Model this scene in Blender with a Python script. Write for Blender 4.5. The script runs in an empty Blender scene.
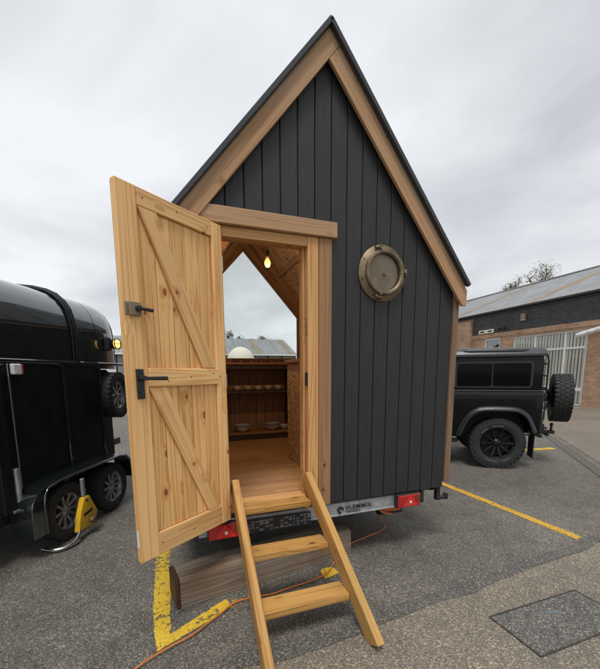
import bpy, bmesh, math, random
from mathutils import Matrix, Vector, noise as mnoise
random.seed(7)
R = math.radians
sc = bpy.context.scene
col = sc.collection

# ------------------------------------------------------------------ camera
cam_d = bpy.data.cameras.new('camera')
cam = bpy.data.objects.new('camera', cam_d); col.objects.link(cam)
cam_d.sensor_fit = 'HORIZONTAL'; cam_d.sensor_width = 36
cam_d.lens = 36 * 347.97 / 600
cam_d.shift_x = 0.0058; cam_d.shift_y = (422.28 - 334.5) / 600
cam_d.clip_start = 0.05; cam_d.clip_end = 3000
CAM_LOC = Vector((-1.1011, -2.455, 1.6))
cam.matrix_world = (Matrix.Translation(CAM_LOC) @ Matrix.Rotation(-0.341, 4, 'Z')
                    @ Matrix.Rotation(math.pi / 2 - 0.142, 4, 'X') @ Matrix.Rotation(-0.0074, 4, 'Z'))
sc.camera = cam

# ------------------------------------------------------------------ sky and sun (overcast)
SUN_EL, SUN_AZ = R(66), R(205)          # azimuth clockwise from +y
w = bpy.data.worlds.new('World'); sc.world = w; w.use_nodes = True
nt = w.node_tree; nt.nodes.clear()
def N(t, **k):
    n = nt.nodes.new(t)
    for a, b in k.items(): setattr(n, a, b)
    return n
out = N('ShaderNodeOutputWorld'); bg = N('ShaderNodeBackground'); bg.inputs['Strength'].default_value = 0.1
sky = N('ShaderNodeTexSky', sky_type='NISHITA', sun_disc=False, sun_elevation=SUN_EL, sun_rotation=SUN_AZ)
tc = N('ShaderNodeTexCoord')
sep = N('ShaderNodeSeparateXYZ'); nt.links.new(tc.outputs['Generated'], sep.inputs[0])
ab = N('ShaderNodeMath', operation='ABSOLUTE'); nt.links.new(sep.outputs['Z'], ab.inputs[0])
ad = N('ShaderNodeMath', operation='ADD'); nt.links.new(ab.outputs[0], ad.inputs[0]); ad.inputs[1].default_value = 0.30
dv = N('ShaderNodeVectorMath', operation='DIVIDE'); nt.links.new(tc.outputs['Generated'], dv.inputs[0])
cb = N('ShaderNodeCombineXYZ'); [nt.links.new(ad.outputs[0], cb.inputs[i]) for i in range(3)]
nt.links.new(cb.outputs[0], dv.inputs[1])
n1 = N('ShaderNodeTexNoise'); n1.inputs['Scale'].default_value = 1.45; n1.inputs['Detail'].default_value = 7
n1.inputs['Roughness'].default_value = 0.52; n1.inputs['Distortion'].default_value = 0.35
nt.links.new(dv.outputs[0], n1.inputs['Vector'])
rp = N('ShaderNodeValToRGB')
rp.color_ramp.elements[0].position = 0.30; rp.color_ramp.elements[0].color = (0.42, 0.433, 0.455, 1)
rp.color_ramp.elements[1].position = 0.66; rp.color_ramp.elements[1].color = (0.675, 0.688, 0.706, 1)
nt.links.new(n1.outputs['Fac'], rp.inputs[0])
sc10 = N('ShaderNodeVectorMath', operation='SCALE'); sc10.inputs['Scale'].default_value = 10.0
nt.links.new(rp.outputs[0], sc10.inputs[0])
mx = N('ShaderNodeMix', data_type='RGBA'); mx.inputs[0].default_value = 0.93
nt.links.new(sky.outputs[0], mx.inputs[6]); nt.links.new(sc10.outputs[0], mx.inputs[7])
nt.links.new(mx.outputs[2], bg.inputs['Color']); nt.links.new(bg.outputs[0], out.inputs[0])

sun_d = bpy.data.lights.new('sun', 'SUN'); sun_d.energy = 1.5; sun_d.angle = R(18); sun_d.color = (1, 0.965, 0.92)
sun = bpy.data.objects.new('sun', sun_d); col.objects.link(sun)
sd = Vector((math.sin(SUN_AZ) * math.cos(SUN_EL), math.cos(SUN_AZ) * math.cos(SUN_EL), math.sin(SUN_EL)))
sun.rotation_euler = sd.to_track_quat('Z', 'Y').to_euler()
sun.location = sd * 40
sc.view_settings.view_transform = 'Standard'; sc.view_settings.look = 'None'
sc.view_settings.exposure = 0.50; sc.view_settings.gamma = 1.0; sc.view_settings.use_curve_mapping = False

# ------------------------------------------------------------------ materials
class MT:
    def __init__(s, name, rough=0.6, metal=0.0, color=None, spec=0.5):
        s.m = bpy.data.materials.new(name); s.m.use_nodes = True
        s.t = s.m.node_tree; s.b = s.t.nodes['Principled BSDF']; s.o = s.t.nodes['Material Output']
        s.b.inputs['Roughness'].default_value = rough; s.b.inputs['Metallic'].default_value = metal
        s.b.inputs['Specular IOR Level'].default_value = spec
        if color: s.b.inputs['Base Color'].default_value = (*color, 1)
    def n(s, t, ins=None, **k):
        x = s.t.nodes.new(t)
        for a, b in k.items(): setattr(x, a, b)
        for a, b in (ins or {}).items():
            if hasattr(b, 'is_linked') or hasattr(b, 'links'): s.t.links.new(b, x.inputs[a])
            else: x.inputs[a].default_value = b
        return x
    def l(s, a, b): s.t.links.new(a, b)
    def math(s, op, a, b=None, c=None, clamp=False):
        x = s.n('ShaderNodeMath', operation=op, use_clamp=clamp)
        for i, v in enumerate((a, b, c)):
            if v is None: continue
            if hasattr(v, 'links'): s.l(v, x.inputs[i])
            else: x.inputs[i].default_value = v
        return x.outputs[0]
    def mix(s, f, a, b, blend='MIX'):
        x = s.n('ShaderNodeMix', data_type='RGBA', blend_type=blend)
        for i, v in ((0, f), (6, a), (7, b)):
            if hasattr(v, 'links'): s.l(v, x.inputs[i])
            elif isinstance(v, tuple): x.inputs[i].default_value = (*v, 1)
            else: x.inputs[i].default_value = v
        return x.outputs[2]
    def ramp(s, f, stops, interp='LINEAR'):
        x = s.n('ShaderNodeValToRGB'); r = x.color_ramp; r.interpolation = interp
        while len(r.elements) < len(stops): r.elements.new(0.5)
        for e, (p, c) in zip(r.elements, stops):
            e.position = p; e.color = (*c, 1) if isinstance(c, tuple) else (c, c, c, 1)
        s.l(f, x.inputs[0]); return x.outputs[0]
    def coord(s, scale=(1, 1, 1), rnd=0.0, kind='Object'):
        t = s.n('ShaderNodeTexCoord').outputs[kind]
        if rnd:
            oi = s.n('ShaderNodeObjectInfo')
            sh = s.n('ShaderNodeVectorMath', operation='SCALE'); sh.inputs[0].default_value = (rnd, rnd * .73, rnd * 1.31)
            s.l(oi.outputs['Random'], sh.inputs['Scale'])
            a = s.n('ShaderNodeVectorMath', operation='ADD'); s.l(t, a.inputs[0]); s.l(sh.outputs[0], a.inputs[1]); t = a.outputs[0]
        m = s.n('ShaderNodeVectorMath', operation='MULTIPLY'); s.l(t, m.inputs[0]); m.inputs[1].default_value = scale
        return m.outputs[0]
    def noise(s, v, scale=1, detail=4, rough=.5, dist=0):
        return s.n('ShaderNodeTexNoise', {'Vector': v, 'Scale': scale, 'Detail': detail, 'Roughness': rough, 'Distortion': dist}).outputs['Fac']
    def bump(s, h, strength=.3, dist=.01):
        x = s.n('ShaderNodeBump', {'Height': h, 'Strength': strength, 'Distance': dist}); s.l(x.outputs[0], s.b.inputs['Normal'])
    def color(s, c): s.l(c, s.b.inputs['Base Color'])

def wood(name, light, dark, knot, rough=.6, knots=.085, contrast=1.0, weather=None, bump=.15, vary=.18):
    s = MT(name, rough, spec=.3)
    v = s.coord((1, 1, 1), 37.0)
    def sc3(k): 
        m = s.n('ShaderNodeVectorMath', operation='MULTIPLY'); s.l(v, m.inputs[0]); m.inputs[1].default_value = k; return m.outputs[0]
    kv = s.n('ShaderNodeTexVoronoi', {'Vector': sc3((5.2, 7.6, 0.0)), 'Scale': 1.0, 'Randomness': 1.0})
    d = kv.outputs['Distance']
    csep = s.n('ShaderNodeSeparateColor'); s.l(kv.outputs['Color'], csep.inputs[0])
    on = s.math('GREATER_THAN', csep.outputs[0], .10)
    kn = s.math('MULTIPLY', s.ramp(s.math('DIVIDE', s.math('MULTIPLY_ADD', s.noise(v, 90, 2), knots * .5, d), s.math('MULTIPLY_ADD', csep.outputs[1], knots * 1.3, knots * .9)), [(.62, 1.0), (.86, 0.0)]), on)      # 1 at the centre
    halo = s.math('MULTIPLY', s.math('SUBTRACT', 1.0, s.math('DIVIDE', d, knots * 3.4), clamp=True), on)
    field = s.noise(sc3((.22, 8.5, 8.5)), 1.0, 2, .45)
    f2 = s.math('MULTIPLY_ADD', halo, .07, field)
    rings = s.math('MULTIPLY_ADD', s.math('SINE', s.math('MULTIPLY', f2, 84.0)), .5, .5)
    rings = s.math('POWER', rings, 2.8)
    fine = s.noise(sc3((3, 130, 130)), 1.0, 4, .68)
    broad = s.noise(sc3((1.3, 9, 9)), 1.0, 3, .5)
    g = s.math('MULTIPLY_ADD', rings, .46 * contrast, s.math('MULTIPLY_ADD', fine, .42 * contrast, s.math('MULTIPLY', broad, .38)))
    c = s.ramp(g, [(.26, light), (.92, dark)])
    c = s.mix(s.math('MULTIPLY', halo, .6), c, dark)
    c = s.mix(s.math('MULTIPLY', kn, .9), c, knot)
    oi = s.n('ShaderNodeObjectInfo')
    tint = s.ramp(oi.outputs['Random'], [(0, 1 - vary), (1, 1.0)])
    c = s.mix(1.0, c, tint, 'MULTIPLY')
    if weather:
        wn = s.noise(sc3((1.1, 5, 5)), 1.0, 5, .62)
        c = s.mix(s.ramp(wn, [(.42, 0.0), (.66, .8)]), c, weather)
    s.color(c)
    h = s.math('MULTIPLY_ADD', rings, .5, fine)
    s.bump(h, bump, .004)
    return s.m

M = {}
M['pine'] = wood('pine', (.88, .555, .25), (.60, .285, .085), (.23, .072, .022), .5, knots=.082, contrast=.85)
M['pine_board'] = wood('pine_board', (.86, .525, .22), (.56, .25, .068), (.25, .068, .02), .5, knots=.10, contrast=.85)
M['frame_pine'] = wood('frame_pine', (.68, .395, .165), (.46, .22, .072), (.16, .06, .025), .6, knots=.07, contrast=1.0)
M['post_wood'] = wood('post_wood', (.37, .21, .105), (.235, .118, .052), (.09, .04, .018), .65, knots=.07, contrast=.7)
M['barge_wood'] = wood('barge_wood', (.52, .31, .16), (.32, .165, .075), (.09, .04, .02), .65, knots=.075, contrast=.95, weather=(.43, .29, .18))
M['corner_wood'] = wood('corner_wood', (.27, .175, .11), (.17, .10, .06), (.06, .035, .02), .7, knots=.06)
M['step_wood'] = wood('step_wood', (.64, .365, .115), (.38, .18, .042), (.14, .06, .02), .55, knots=.10, contrast=1.05, weather=(.42, .265, .085))
M['floor_wood'] = wood('floor_wood', (.56, .32, .15), (.36, .185, .076), (.14, .06, .024), .42, knots=.04)
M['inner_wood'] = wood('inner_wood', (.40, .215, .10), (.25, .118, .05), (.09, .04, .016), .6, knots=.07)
M['sleeper_wood'] = wood('sleeper_wood', (.36, .30, .235), (.19, .145, .105), (.07, .05, .04), .85, knots=.03, contrast=.9, weather=(.17, .095, .052), bump=1.0)
M['wet_end'] = wood('sleeper_end', (.095, .045, .022), (.05, .022, .011), (.03, .015, .01), .55, knots=.02, contrast=1.4, bump=.5)

s = MT('cladding', .56, spec=.42)
v = s.coord((1, 1, 1), 23.0)
def sm(s, v, k):
    m = s.n('ShaderNodeVectorMath', operation='MULTIPLY'); s.l(v, m.inputs[0]); m.inputs[1].default_value = k; return m.outputs[0]
fl = s.noise(sm(s, v, (.9, 9, 9)), 1.0, 2, .5)
rg = s.math('MULTIPLY_ADD', s.math('SINE', s.math('MULTIPLY', fl, 46.0)), .5, .5)
fn = s.noise(sm(s, v, (3.2, 110, 110)), 1.0, 4, .65)
dust = s.noise(sm(s, v, (1.6, 2.6, 2.6)), 1.0, 5, .6)
c = s.ramp(s.math('MULTIPLY_ADD', fn, .6, s.math('MULTIPLY', rg, .25)), [(.2, (.0195, .0195, .020)), (.75, (.0265, .0265, .027))])
c = s.mix(s.ramp(dust, [(.55, 0.0), (.85, .25)]), c, (.066, .064, .061))
oi = s.n('ShaderNodeObjectInfo')
c = s.mix(1.0, c, s.ramp(oi.outputs['Random'], [(0, .88), (1, 1.0)]), 'MULTIPLY')
s.color(c); s.bump(s.math('MULTIPLY_ADD', fn, .7, s.math('MULTIPLY', rg, .5)), .35, .004); M['cladding'] = s.m

s = MT('osb', .65, spec=.3)
v = s.coord((1, 1, 1), 0)
ds = s.noise(v, 9, 2); off = s.n('ShaderNodeVectorMath', {0: v}, operation='ADD')
sc_ = s.n('ShaderNodeVectorMath', operation='SCALE'); s.l(s.n('ShaderNodeTexNoise', {'Vector': v, 'Scale': 14.0}).outputs['Color'], sc_.inputs[0]); sc_.inputs['Scale'].default_value = .05
s.l(sc_.outputs[0], off.inputs[1])
va = s.n('ShaderNodeTexVoronoi', {'Vector': sm(s, off.outputs[0], (24, 70, 40)), 'Scale': 1.0})
vb = s.n('ShaderNodeTexVoronoi', {'Vector': sm(s, off.outputs[0], (66, 26, 50)), 'Scale': 1.0})
ca = s.n('ShaderNodeSeparateColor'); s.l(va.outputs['Color'], ca.inputs[0])
cb2 = s.n('ShaderNodeSeparateColor'); s.l(vb.outputs['Color'], cb2.inputs[0])
mixv = s.math('MULTIPLY_ADD', ca.outputs[0], .55, s.math('MULTIPLY', cb2.outputs[1], .45))
s.color(s.ramp(mixv, [(.10, (.135, .066, .026)), (.36, (.40, .235, .105)), (.62, (.56, .36, .175)), (.9, (.70, .49, .27))]))
s.bump(mixv, .3, .003); M['osb'] = s.m

def asphalt(name, base, stone, light, tone=(.75, 1.1), fac=1.0, rough=.72):
    s = MT(name, rough, spec=.35)
    v = s.coord()
    vo = s.n('ShaderNodeTexVoronoi', {'Vector': v, 'Scale': 112.0})
    vo2 = s.n('ShaderNodeTexVoronoi', {'Vector': v, 'Scale': 46.0})
    a = s.n('ShaderNodeSeparateColor'); s.l(vo.outputs['Color'], a.inputs[0])
    b = s.n('ShaderNodeSeparateColor'); s.l(vo2.outputs['Color'], b.inputs[0])
    stones = s.ramp(a.outputs[0], [(0, base), (.45, tuple((x + y) * .5 for x, y in zip(base, stone))), (.78, stone), (1, light)])
    # bitumen in the joints between the stones
    gap = s.ramp(vo.outputs['Distance'], [(.42, 0.0), (.85, .75 * fac)])
    c = s.mix(gap, stones, tuple(x * .45 for x in base))
    big = s.math('GREATER_THAN', b.outputs[1], .86)
    bs = s.math('LESS_THAN', vo2.outputs['Distance'], .34)
    c = s.mix(s.math('MULTIPLY', big, bs), c, s.ramp(b.outputs[0], [(0, stone), (1, light)]))
    ln = s.noise(v, .62, 6, .62, .5)
    l2 = s.noise(v, 5.5, 4, .6)
    t = s.ramp(s.math('MULTIPLY_ADD', l2, .35, s.math('MULTIPLY', ln, .65)), [(.32, tone[0]), (.66, tone[1])])
    c = s.mix(1.0, c, t, 'MULTIPLY')
    s.color(c)
    s.l(s.ramp(ln, [(.35, rough - .2), (.65, rough + .08)]), s.b.inputs['Roughness'])
    s.bump(s.math('SUBTRACT', 1.0, vo.outputs['Distance']), .9, .006)
    return s.m
M['asphalt'] = asphalt('asphalt', (.128, .119, .103), (.212, .195, .167), (.38, .338, .278), (.58, 1.18))
M['apron'] = asphalt('asphalt_worn', (.165, .146, .116), (.29, .25, .195), (.48, .41, .315), (.70, 1.18))
M['tar'] = asphalt('tar_joint', (.09, .086, .079), (.165, .156, .141), (.33, .30, .255), (.75, 1.1), .8, .7)
M['pavement'] = asphalt('pavement_worn', (.16, .14, .115), (.28, .235, .185), (.44, .37, .29), (.72, 1.15))
M['cover_fill'] = asphalt('cover_infill', (.10, .096, .088), (.20, .188, .168), (.38, .345, .30), (.75, 1.12))

def paint(name, c1, worn):
    s = MT(name, .6, spec=.35)
    v = s.coord()
    n_ = s.noise(v, 26, 6, .72); big = s.noise(v, 3.0, 3, .6)
    k = s.math('MULTIPLY_ADD', n_, .7, s.math('MULTIPLY', big, .35))
    a = s.ramp(k, [(worn - .035, 0.0), (worn + .035, 1.0)])
    cc = s.ramp(s.noise(v, 60, 4, .7), [(.3, tuple(x * .6 for x in c1)), (.65, c1)])
    s.color(cc); s.l(a, s.b.inputs['Alpha'])
    s.bump(n_, .4, .004)
    return s.m
M['yellow_line'] = paint('yellow_paint_worn', (.80, .53, .05), .47)
M['yellow_faint'] = paint('yellow_paint_faint', (.55, .35, .05), .60)
M['orange_line'] = paint('orange_yellow_paint', (.72, .42, .06), .435)

def plain(name, colr, rough=.5, metal=0, spec=.5, nscale=30, namt=.12, coat=0, bump=0):
    s = MT(name, rough, metal, spec=spec)
    v = s.coord((1, 1, 1), 11.0)
    n_ = s.noise(v, nscale, 4, .6)
    s.color(s.ramp(n_, [(.3, tuple(x * (1 - namt) for x in colr)), (.7, tuple(min(1, x * (1 + namt)) for x in colr))]))
    s.l(s.ramp(n_, [(.3, max(.02, rough - .06)), (.7, min(1, rough + .08))]), s.b.inputs['Roughness'])
    if coat: s.b.inputs['Coat Weight'].default_value = coat; s.b.inputs['Coat Roughness'].default_value = .04
    if bump: s.bump(n_, bump, .004)
    return s.m
M['galv'] = plain('galvanised_steel', (.40, .41, .42), .45, .55, nscale=18, namt=.2)
M['eye_steel'] = plain('worn_cast_iron', (.17, .18, .19), .5, .3)
M['eye_dark'] = plain('rusty_cover_edge', (.055, .05, .044), .8, nscale=20, namt=.4)
M['steel'] = plain('steel', (.5, .5, .5), .3, 1.0)
M['black_plastic'] = plain('black_plastic', (.018, .018, .019), .45)
M['black_iron'] = plain('black_iron', (.014, .014, .015), .42)
M['rubber'] = plain('tyre_rubber', (.022, .022, .022), .75, nscale=60, namt=.25)
M['roof_metal'] = plain('roof_metal', (.10, .105, .11), .4, .35)
M['trim_metal'] = plain('dark_verge_metal', (.035, .037, .04), .45, .2)
M['brass'] = plain('aged_bronze', (.20, .15, .095), .5, .65, nscale=22, namt=.32)
M['brass_dark'] = plain('bronze_dark', (.08, .06, .04), .5, .6)
M['red_lens'] = plain('red_lens', (.42, .012, .012), .18, coat=.5)
M['red_dark'] = plain('red_lens_dark', (.16, .03, .012), .2, coat=.5)
M['red_bright'] = plain('red_reflector', (.62, .03, .02), .2, coat=.5)
M['amber_lens'] = plain('amber_lens', (.55, .2, .02), .2, coat=.5)
M['white_plastic'] = plain('white_plastic', (.72, .72, .70), .45, namt=.05)
M['white_frame'] = plain('white_window_frame', (.70, .70, .69), .5, namt=.06)
M['cream_slat'] = plain('cream_blind', (.80, .75, .64), .8, namt=.06)
M['dark_gap'] = plain('dark_interior', (.03, .03, .032), .8)
M['clamp_yellow'] = plain('clamp_yellow', (.70, .40, .015), .4, nscale=12, namt=.14)
M['cable_orange'] = plain('orange_cable', (.60, .17, .03), .45)
M['orange_plastic'] = plain('orange_plastic', (.58, .12, .025), .45)
M['trailer_black'] = plain('trailer_black_paint', (.010, .013, .014), .2, spec=.5, nscale=7, namt=.3, coat=1.0)
M['trailer_black'].node_tree.nodes['Principled BSDF'].inputs['Coat IOR'].default_value = 2.0
M['trailer_matt'] = plain('trailer_black_panel', (.008, .010, .011), .5, nscale=9, namt=.3, spec=.25)
M['truck_paint'] = plain('truck_dark_green_paint', (.0032, .0050, .0045), .14, nscale=6, namt=.25, coat=.10, spec=.2)
M['truck_roof'] = plain('truck_roof_grey', (.045, .048, .05), .38, nscale=8, namt=.15)
M['truck_trim'] = plain('truck_satin_trim', (.016, .017, .018), .36)
M['rim_black'] = plain('rim_black', (.006, .006, .006), .3, coat=.15, spec=.3)
M['rim_silver'] = plain('rim_silver', (.42, .42, .43), .35, .8)
M['ink'] = plain('black_print', (.015, .015, .016), .5)
M['plate_mark'] = plain('plate_pale_marks', (.16, .165, .16), .5, namt=.4)
M['bowl'] = plain('bowl_ceramic', (.62, .52, .41), .4, nscale=9, namt=.25)
M['bowl_brown'] = plain('bowl_brown', (.22, .12, .07), .45, nscale=9, namt=.3)
M['bowl_blue'] = plain('bowl_blue_grey', (.32, .37, .44), .4, nscale=9, namt=.2)
M['cream'] = plain('cream_cloth', (.74, .69, .58), .8, nscale=40, namt=.06)
M['lining_tan'] = plain('porthole_lining', (.46, .385, .29), .6, nscale=6, namt=.45)
M['grit'] = plain('grit', (.34, .28, .20), .8, nscale=3, namt=.6)
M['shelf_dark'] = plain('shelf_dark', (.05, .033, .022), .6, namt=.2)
M['lamp_mount'] = plain('lamp_mount', (.22, .17, .12), .6)

def glass(name, tint=(1, 1, 1), refl=1.0, base=0.04):
    m = bpy.data.materials.new(name); m.use_nodes = True; t = m.node_tree; t.nodes.clear()
    o = t.nodes.new('ShaderNodeOutputMaterial'); mixn = t.nodes.new('ShaderNodeMixShader')
    tr = t.nodes.new('ShaderNodeBsdfTransparent'); tr.inputs[0].default_value = (*tint, 1)
    gl = t.nodes.new('ShaderNodeBsdfGlossy'); gl.inputs['Roughness'].default_value = .02
    fr = t.nodes.new('ShaderNodeFresnel'); fr.inputs[0].default_value = 1.45
    mu = t.nodes.new('ShaderNodeMath'); mu.operation = 'MULTIPLY'; mu.inputs[1].default_value = refl
    t.links.new(fr.outputs[0], mu.inputs[0]); t.links.new(mu.outputs[0], mixn.inputs[0])
    t.links.new(tr.outputs[0], mixn.inputs[1]); t.links.new(gl.outputs[0], mixn.inputs[2]); t.links.new(mixn.outputs[0], o.inputs[0])
    return m
M['glass'] = glass('window_glass', (.93, .95, .94), .9)
M['port_glass'] = glass('porthole_glass', (.9, .87, .8), .9)
M['dark_glass'] = plain('dark_glass', (.002, .0024, .0024), .03, spec=.12, namt=.1)
M['pane_grey'] = glass('pane_grey', (.96, .97, .97), .6)
def emis(name, c, st, base=(.6, .3, .1)):
    s = MT(name, .25, color=base)
    n_ = s.noise(s.coord(), 40, 2)
    s.l(s.ramp(n_, [(.2, tuple(x * .8 for x in c)), (.8, c)]), s.b.inputs['Emission Color']); s.b.inputs['Emission Strength'].default_value = st
    return s.m
M['bulb_glow'] = emis('filament_glow', (1, .45, .12), 5.0)
M['lamp_glow'] = emis('lamp_glow', (1, .62, .16), 1.5, (.7, .5, .2))
s = MT('bulb_glass', .05, color=(1, .55, .2)); s.b.inputs['Alpha'].default_value = .35
s.color(s.ramp(s.noise(s.coord(), 20, 2), [(.3, (.9, .42, .12)), (.7, (1, .55, .2))])); M['bulb_glass'] = s.m

def brick(name, c1, c2, mortar):
    s = MT(name, .85, spec=.25)
    v = s.coord()
    b = s.n('ShaderNodeTexBrick', {'Vector': v, 'Color1': (*c1, 1), 'Color2': (*c2, 1), 'Mortar': (*mortar, 1), 'Scale': 1.0,
        'Mortar Size': .006, 'Brick Width': .225, 'Row Height': .075, 'Bias': -.1})
    n_ = s.noise(v, 1.4, 5, .6)
    c = s.mix(1.0, b.outputs['Color'], s.ramp(n_, [(.3, .74), (.7, 1.08)]), 'MULTIPLY')
    c = s.mix(1.0, c, s.ramp(s.noise(v, 13, 3, .6), [(.3, .8), (.7, 1.1)]), 'MULTIPLY')
    s.color(c); s.bump(s.math('SUBTRACT', 1.0, b.outputs['Fac']), .5, .01)
    return s.m
M['brick_tan'] = brick('brick_tan', (.54, .33, .205), (.38, .215, .125), (.48, .41, .33))
M['brick_dark'] = brick('brick_dark', (.060, .062, .068), (.095, .096, .10), (.10, .10, .10))
s = MT('sheet_roof', .6, spec=.3); v = s.coord()
st = s.noise(sm(s, v, (6, .35, 1)), 1.0, 4, .6)
s.color(s.mix(s.ramp(s.noise(v, 1.2, 5, .6), [(.4, 0.0), (.75, .6)]), s.ramp(st, [(.3, (.20, .212, .22)), (.7, (.34, .35, .36))]), (.20, .205, .20))); M['sheet_roof'] = s.m
s = MT('stained_strip', .7, spec=.3); v = s.coord()
s.color(s.ramp(s.noise(sm(s, v, (5, .5, 1)), 1.0, 5, .6), [(.3, (.21, .165, .12)), (.7, (.33, .275, .21))])); M['roof_strip'] = s.m
def leafmat(name, a, b):
    s = MT(name, .7, spec=.2)
    s.color(s.ramp(s.noise(s.coord(), 1.5, 5, .7), [(.35, a), (.65, b)])); return s.m
M['leaf'] = leafmat('leaf_green', (.05, .07, .03), (.13, .15, .075))
M['leaf_pale'] = leafmat('leaf_pale', (.20, .195, .16), (.42, .41, .35))
M['bark'] = plain('bark', (.09, .07, .055), .9, nscale=12, namt=.3, bump=.5)

# ------------------------------------------------------------------ building helpers
WM = {}                                   # world matrix of everything linked
F = [Matrix.Identity(4)]                  # current frame (hut, truck, trailer ...)
def place(o, mw, parent=None):
    mw = F[0] @ mw
    if parent is not None:
        o.parent = parent; o.matrix_parent_inverse = WM[parent].inverted()
    o.matrix_basis = mw; WM[o] = mw
    return o
def link(name, me, mat, parent=None, mw=None, kind=None):
    if mat is not None and not me.materials: me.materials.append(M[mat])
    o = bpy.data.objects.new(name, me); col.objects.link(o)
    place(o, mw or Matrix.Identity(4), parent)
    if kind: o['kind'] = kind
    return o
def tag(o, label, cat, group=None):
    o['label'] = label; o['category'] = cat
    if group: o['group'] = group
    return o
def thing(name, loc, label, cat, group=None, rz=0):
    o = bpy.data.objects.new(name, None); col.objects.link(o); o.empty_display_size = .1
    place(o, Matrix.Translation(loc) @ Matrix.Rotation(rz, 4, 'Z'))
    return tag(o, label, cat, group)
def frame(o, ex, ey):
    ex = Vector(ex).normalized(); ey = Vector(ey); ey = (ey - ex * ey.dot(ex)).normalized(); ez = ex.cross(ey)
    m = Matrix((ex, ey, ez)).transposed().to_4x4(); m.translation = Vector(o); return m
def finish(bm, bevel=0, seg=1, smooth=False, name='mesh'):
    bmesh.ops.recalc_face_normals(bm, faces=bm.faces)
    if bevel:
        es = [e for e in bm.edges if len(e.link_faces) == 2 and e.calc_face_angle(0) > .4]
        bmesh.ops.bevel(bm, geom=es, offset=bevel, segments=seg, profile=.6, affect='EDGES', clamp_overlap=True)
    me = bpy.data.meshes.new(name); bm.to_mesh(me); bm.free()
    if smooth:
        for p in me.polygons: p.use_smooth = True
        me.set_sharp_from_angle(angle=R(smooth if smooth is not True else 40))
    return me
def add_prism(bm, poly, z0, z1, m=None):
    m = m or Matrix.Identity(4)
    a = [bm.verts.new(m @ Vector((x, y, z0))) for x, y in poly]; b = [bm.verts.new(m @ Vector((x, y, z1))) for x, y in poly]
    bm.faces.new(a[::-1]); bm.faces.new(b)
    n = len(poly)
    for i in range(n): bm.faces.new((a[i], a[(i + 1) % n], b[(i + 1) % n], b[i]))
def add_box(bm, x0, x1, y0, y1, z0, z1, m=None):
    add_prism(bm, [(x0, y0), (x1, y0), (x1, y1), (x0, y1)], z0, z1, m)
def add_cyl(bm, a, b, r, r2=None, seg=16):
    a, b = Vector(a), Vector(b); r2 = r if r2 is None else r2
    q = (b - a).to_track_quat('Z', 'Y').to_matrix().to_4x4()
    bmesh.ops.create_cone(bm, cap_ends=True, segments=seg, radius1=r, radius2=r2, depth=(b - a).length,
                          matrix=Matrix.Translation((a + b) / 2) @ q)
def add_lathe(bm, prof, seg=32, m=None, closed=False):
    """prof: (radius, height) turned about local z"""
    m = m or Matrix.Identity(4); rings = []
    for r, h in prof:
        if r < 1e-6: rings.append([bm.verts.new(m @ Vector((0, 0, h)))])
        else: rings.append([bm.verts.new(m @ Vector((r * math.cos(2 * math.pi * i / seg), r * math.sin(2 * math.pi * i / seg), h))) for i in range(seg)])
    prs = list(zip(rings, rings[1:])) + ([(rings[-1], rings[0])] if closed else [])
    for A, B in prs:
        for i in range(seg):
            j = (i + 1) % seg
            if len(A) == 1 and len(B) == 1: continue
            if len(A) == 1: bm.faces.new((A[0], B[i], B[j]))
            elif len(B) == 1: bm.faces.new((A[i], A[j], B[0]))
            else: bm.faces.new((A[i], A[j], B[j], B[i]))
def add_tube(bm, pts, r, seg=10, closed=False):
    pts = [Vector(p) for p in pts]; rings = []
    up = None
    for i, p in enumerate(pts):
        t = (pts[min(i + 1, len(pts) - 1)] - pts[max(i - 1, 0)]).normalized()
        if up is None:
            up = t.orthogonal().normalized()
        up = (up - t * up.dot(t)).normalized(); sd_ = t.cross(up)
        rr = r[i] if isinstance(r, (list, tuple)) else r
        rings.append([bm.verts.new(p + (up * math.cos(2 * math.pi * k / seg) + sd_ * math.sin(2 * math.pi * k / seg)) * rr) for k in range(seg)])
    for A, B in zip(rings, rings[1:]):
        for k in range(seg): bm.faces.new((A[k], A[(k + 1) % seg], B[(k + 1) % seg], B[k]))
    bm.faces.new(rings[0][::-1]); bm.faces.new(rings[-1])
def spline(pts, n=8):
    pts = [Vector(p) for p in pts]; o = []
    for i in range(len(pts) - 1):
        p0, p1, p2, p3 = pts[max(i - 1, 0)], pts[i], pts[i + 1], pts[min(i + 2, len(pts) - 1)]
        for k in range(n):
            t = k / n
            o.append(.5 * (2 * p1 + (p2 - p0) * t + (2 * p0 - 5 * p1 + 4 * p2 - p3) * t * t + (3 * p1 - p0 - 3 * p2 + p3) * t ** 3))
    return o + [pts[-1]]
def prism(name, poly, thick, o, ex, ey, mat, parent, bevel=.003, seg=1, z0=0):
    bm = bmesh.new(); add_prism(bm, poly, z0, z0 + thick)
    return link(name, finish(bm, bevel, seg, name=name), mat, parent, frame(o, ex, ey))
def bar(name, a, b, width, thick, wdir, mat, parent, bevel=.003, center=True):
    """plank from a to b, width along wdir, thickness along (b-a) x wdir; local x is the grain"""
    a, b = Vector(a), Vector(b); L = (b - a).length
    y0 = -width / 2 if center else 0
    return prism(name, [(0, y0), (L, y0), (L, y0 + width), (0, y0 + width)], thick, a, b - a, wdir, mat, parent, bevel, z0=-thick / 2 if center else 0)
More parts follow.
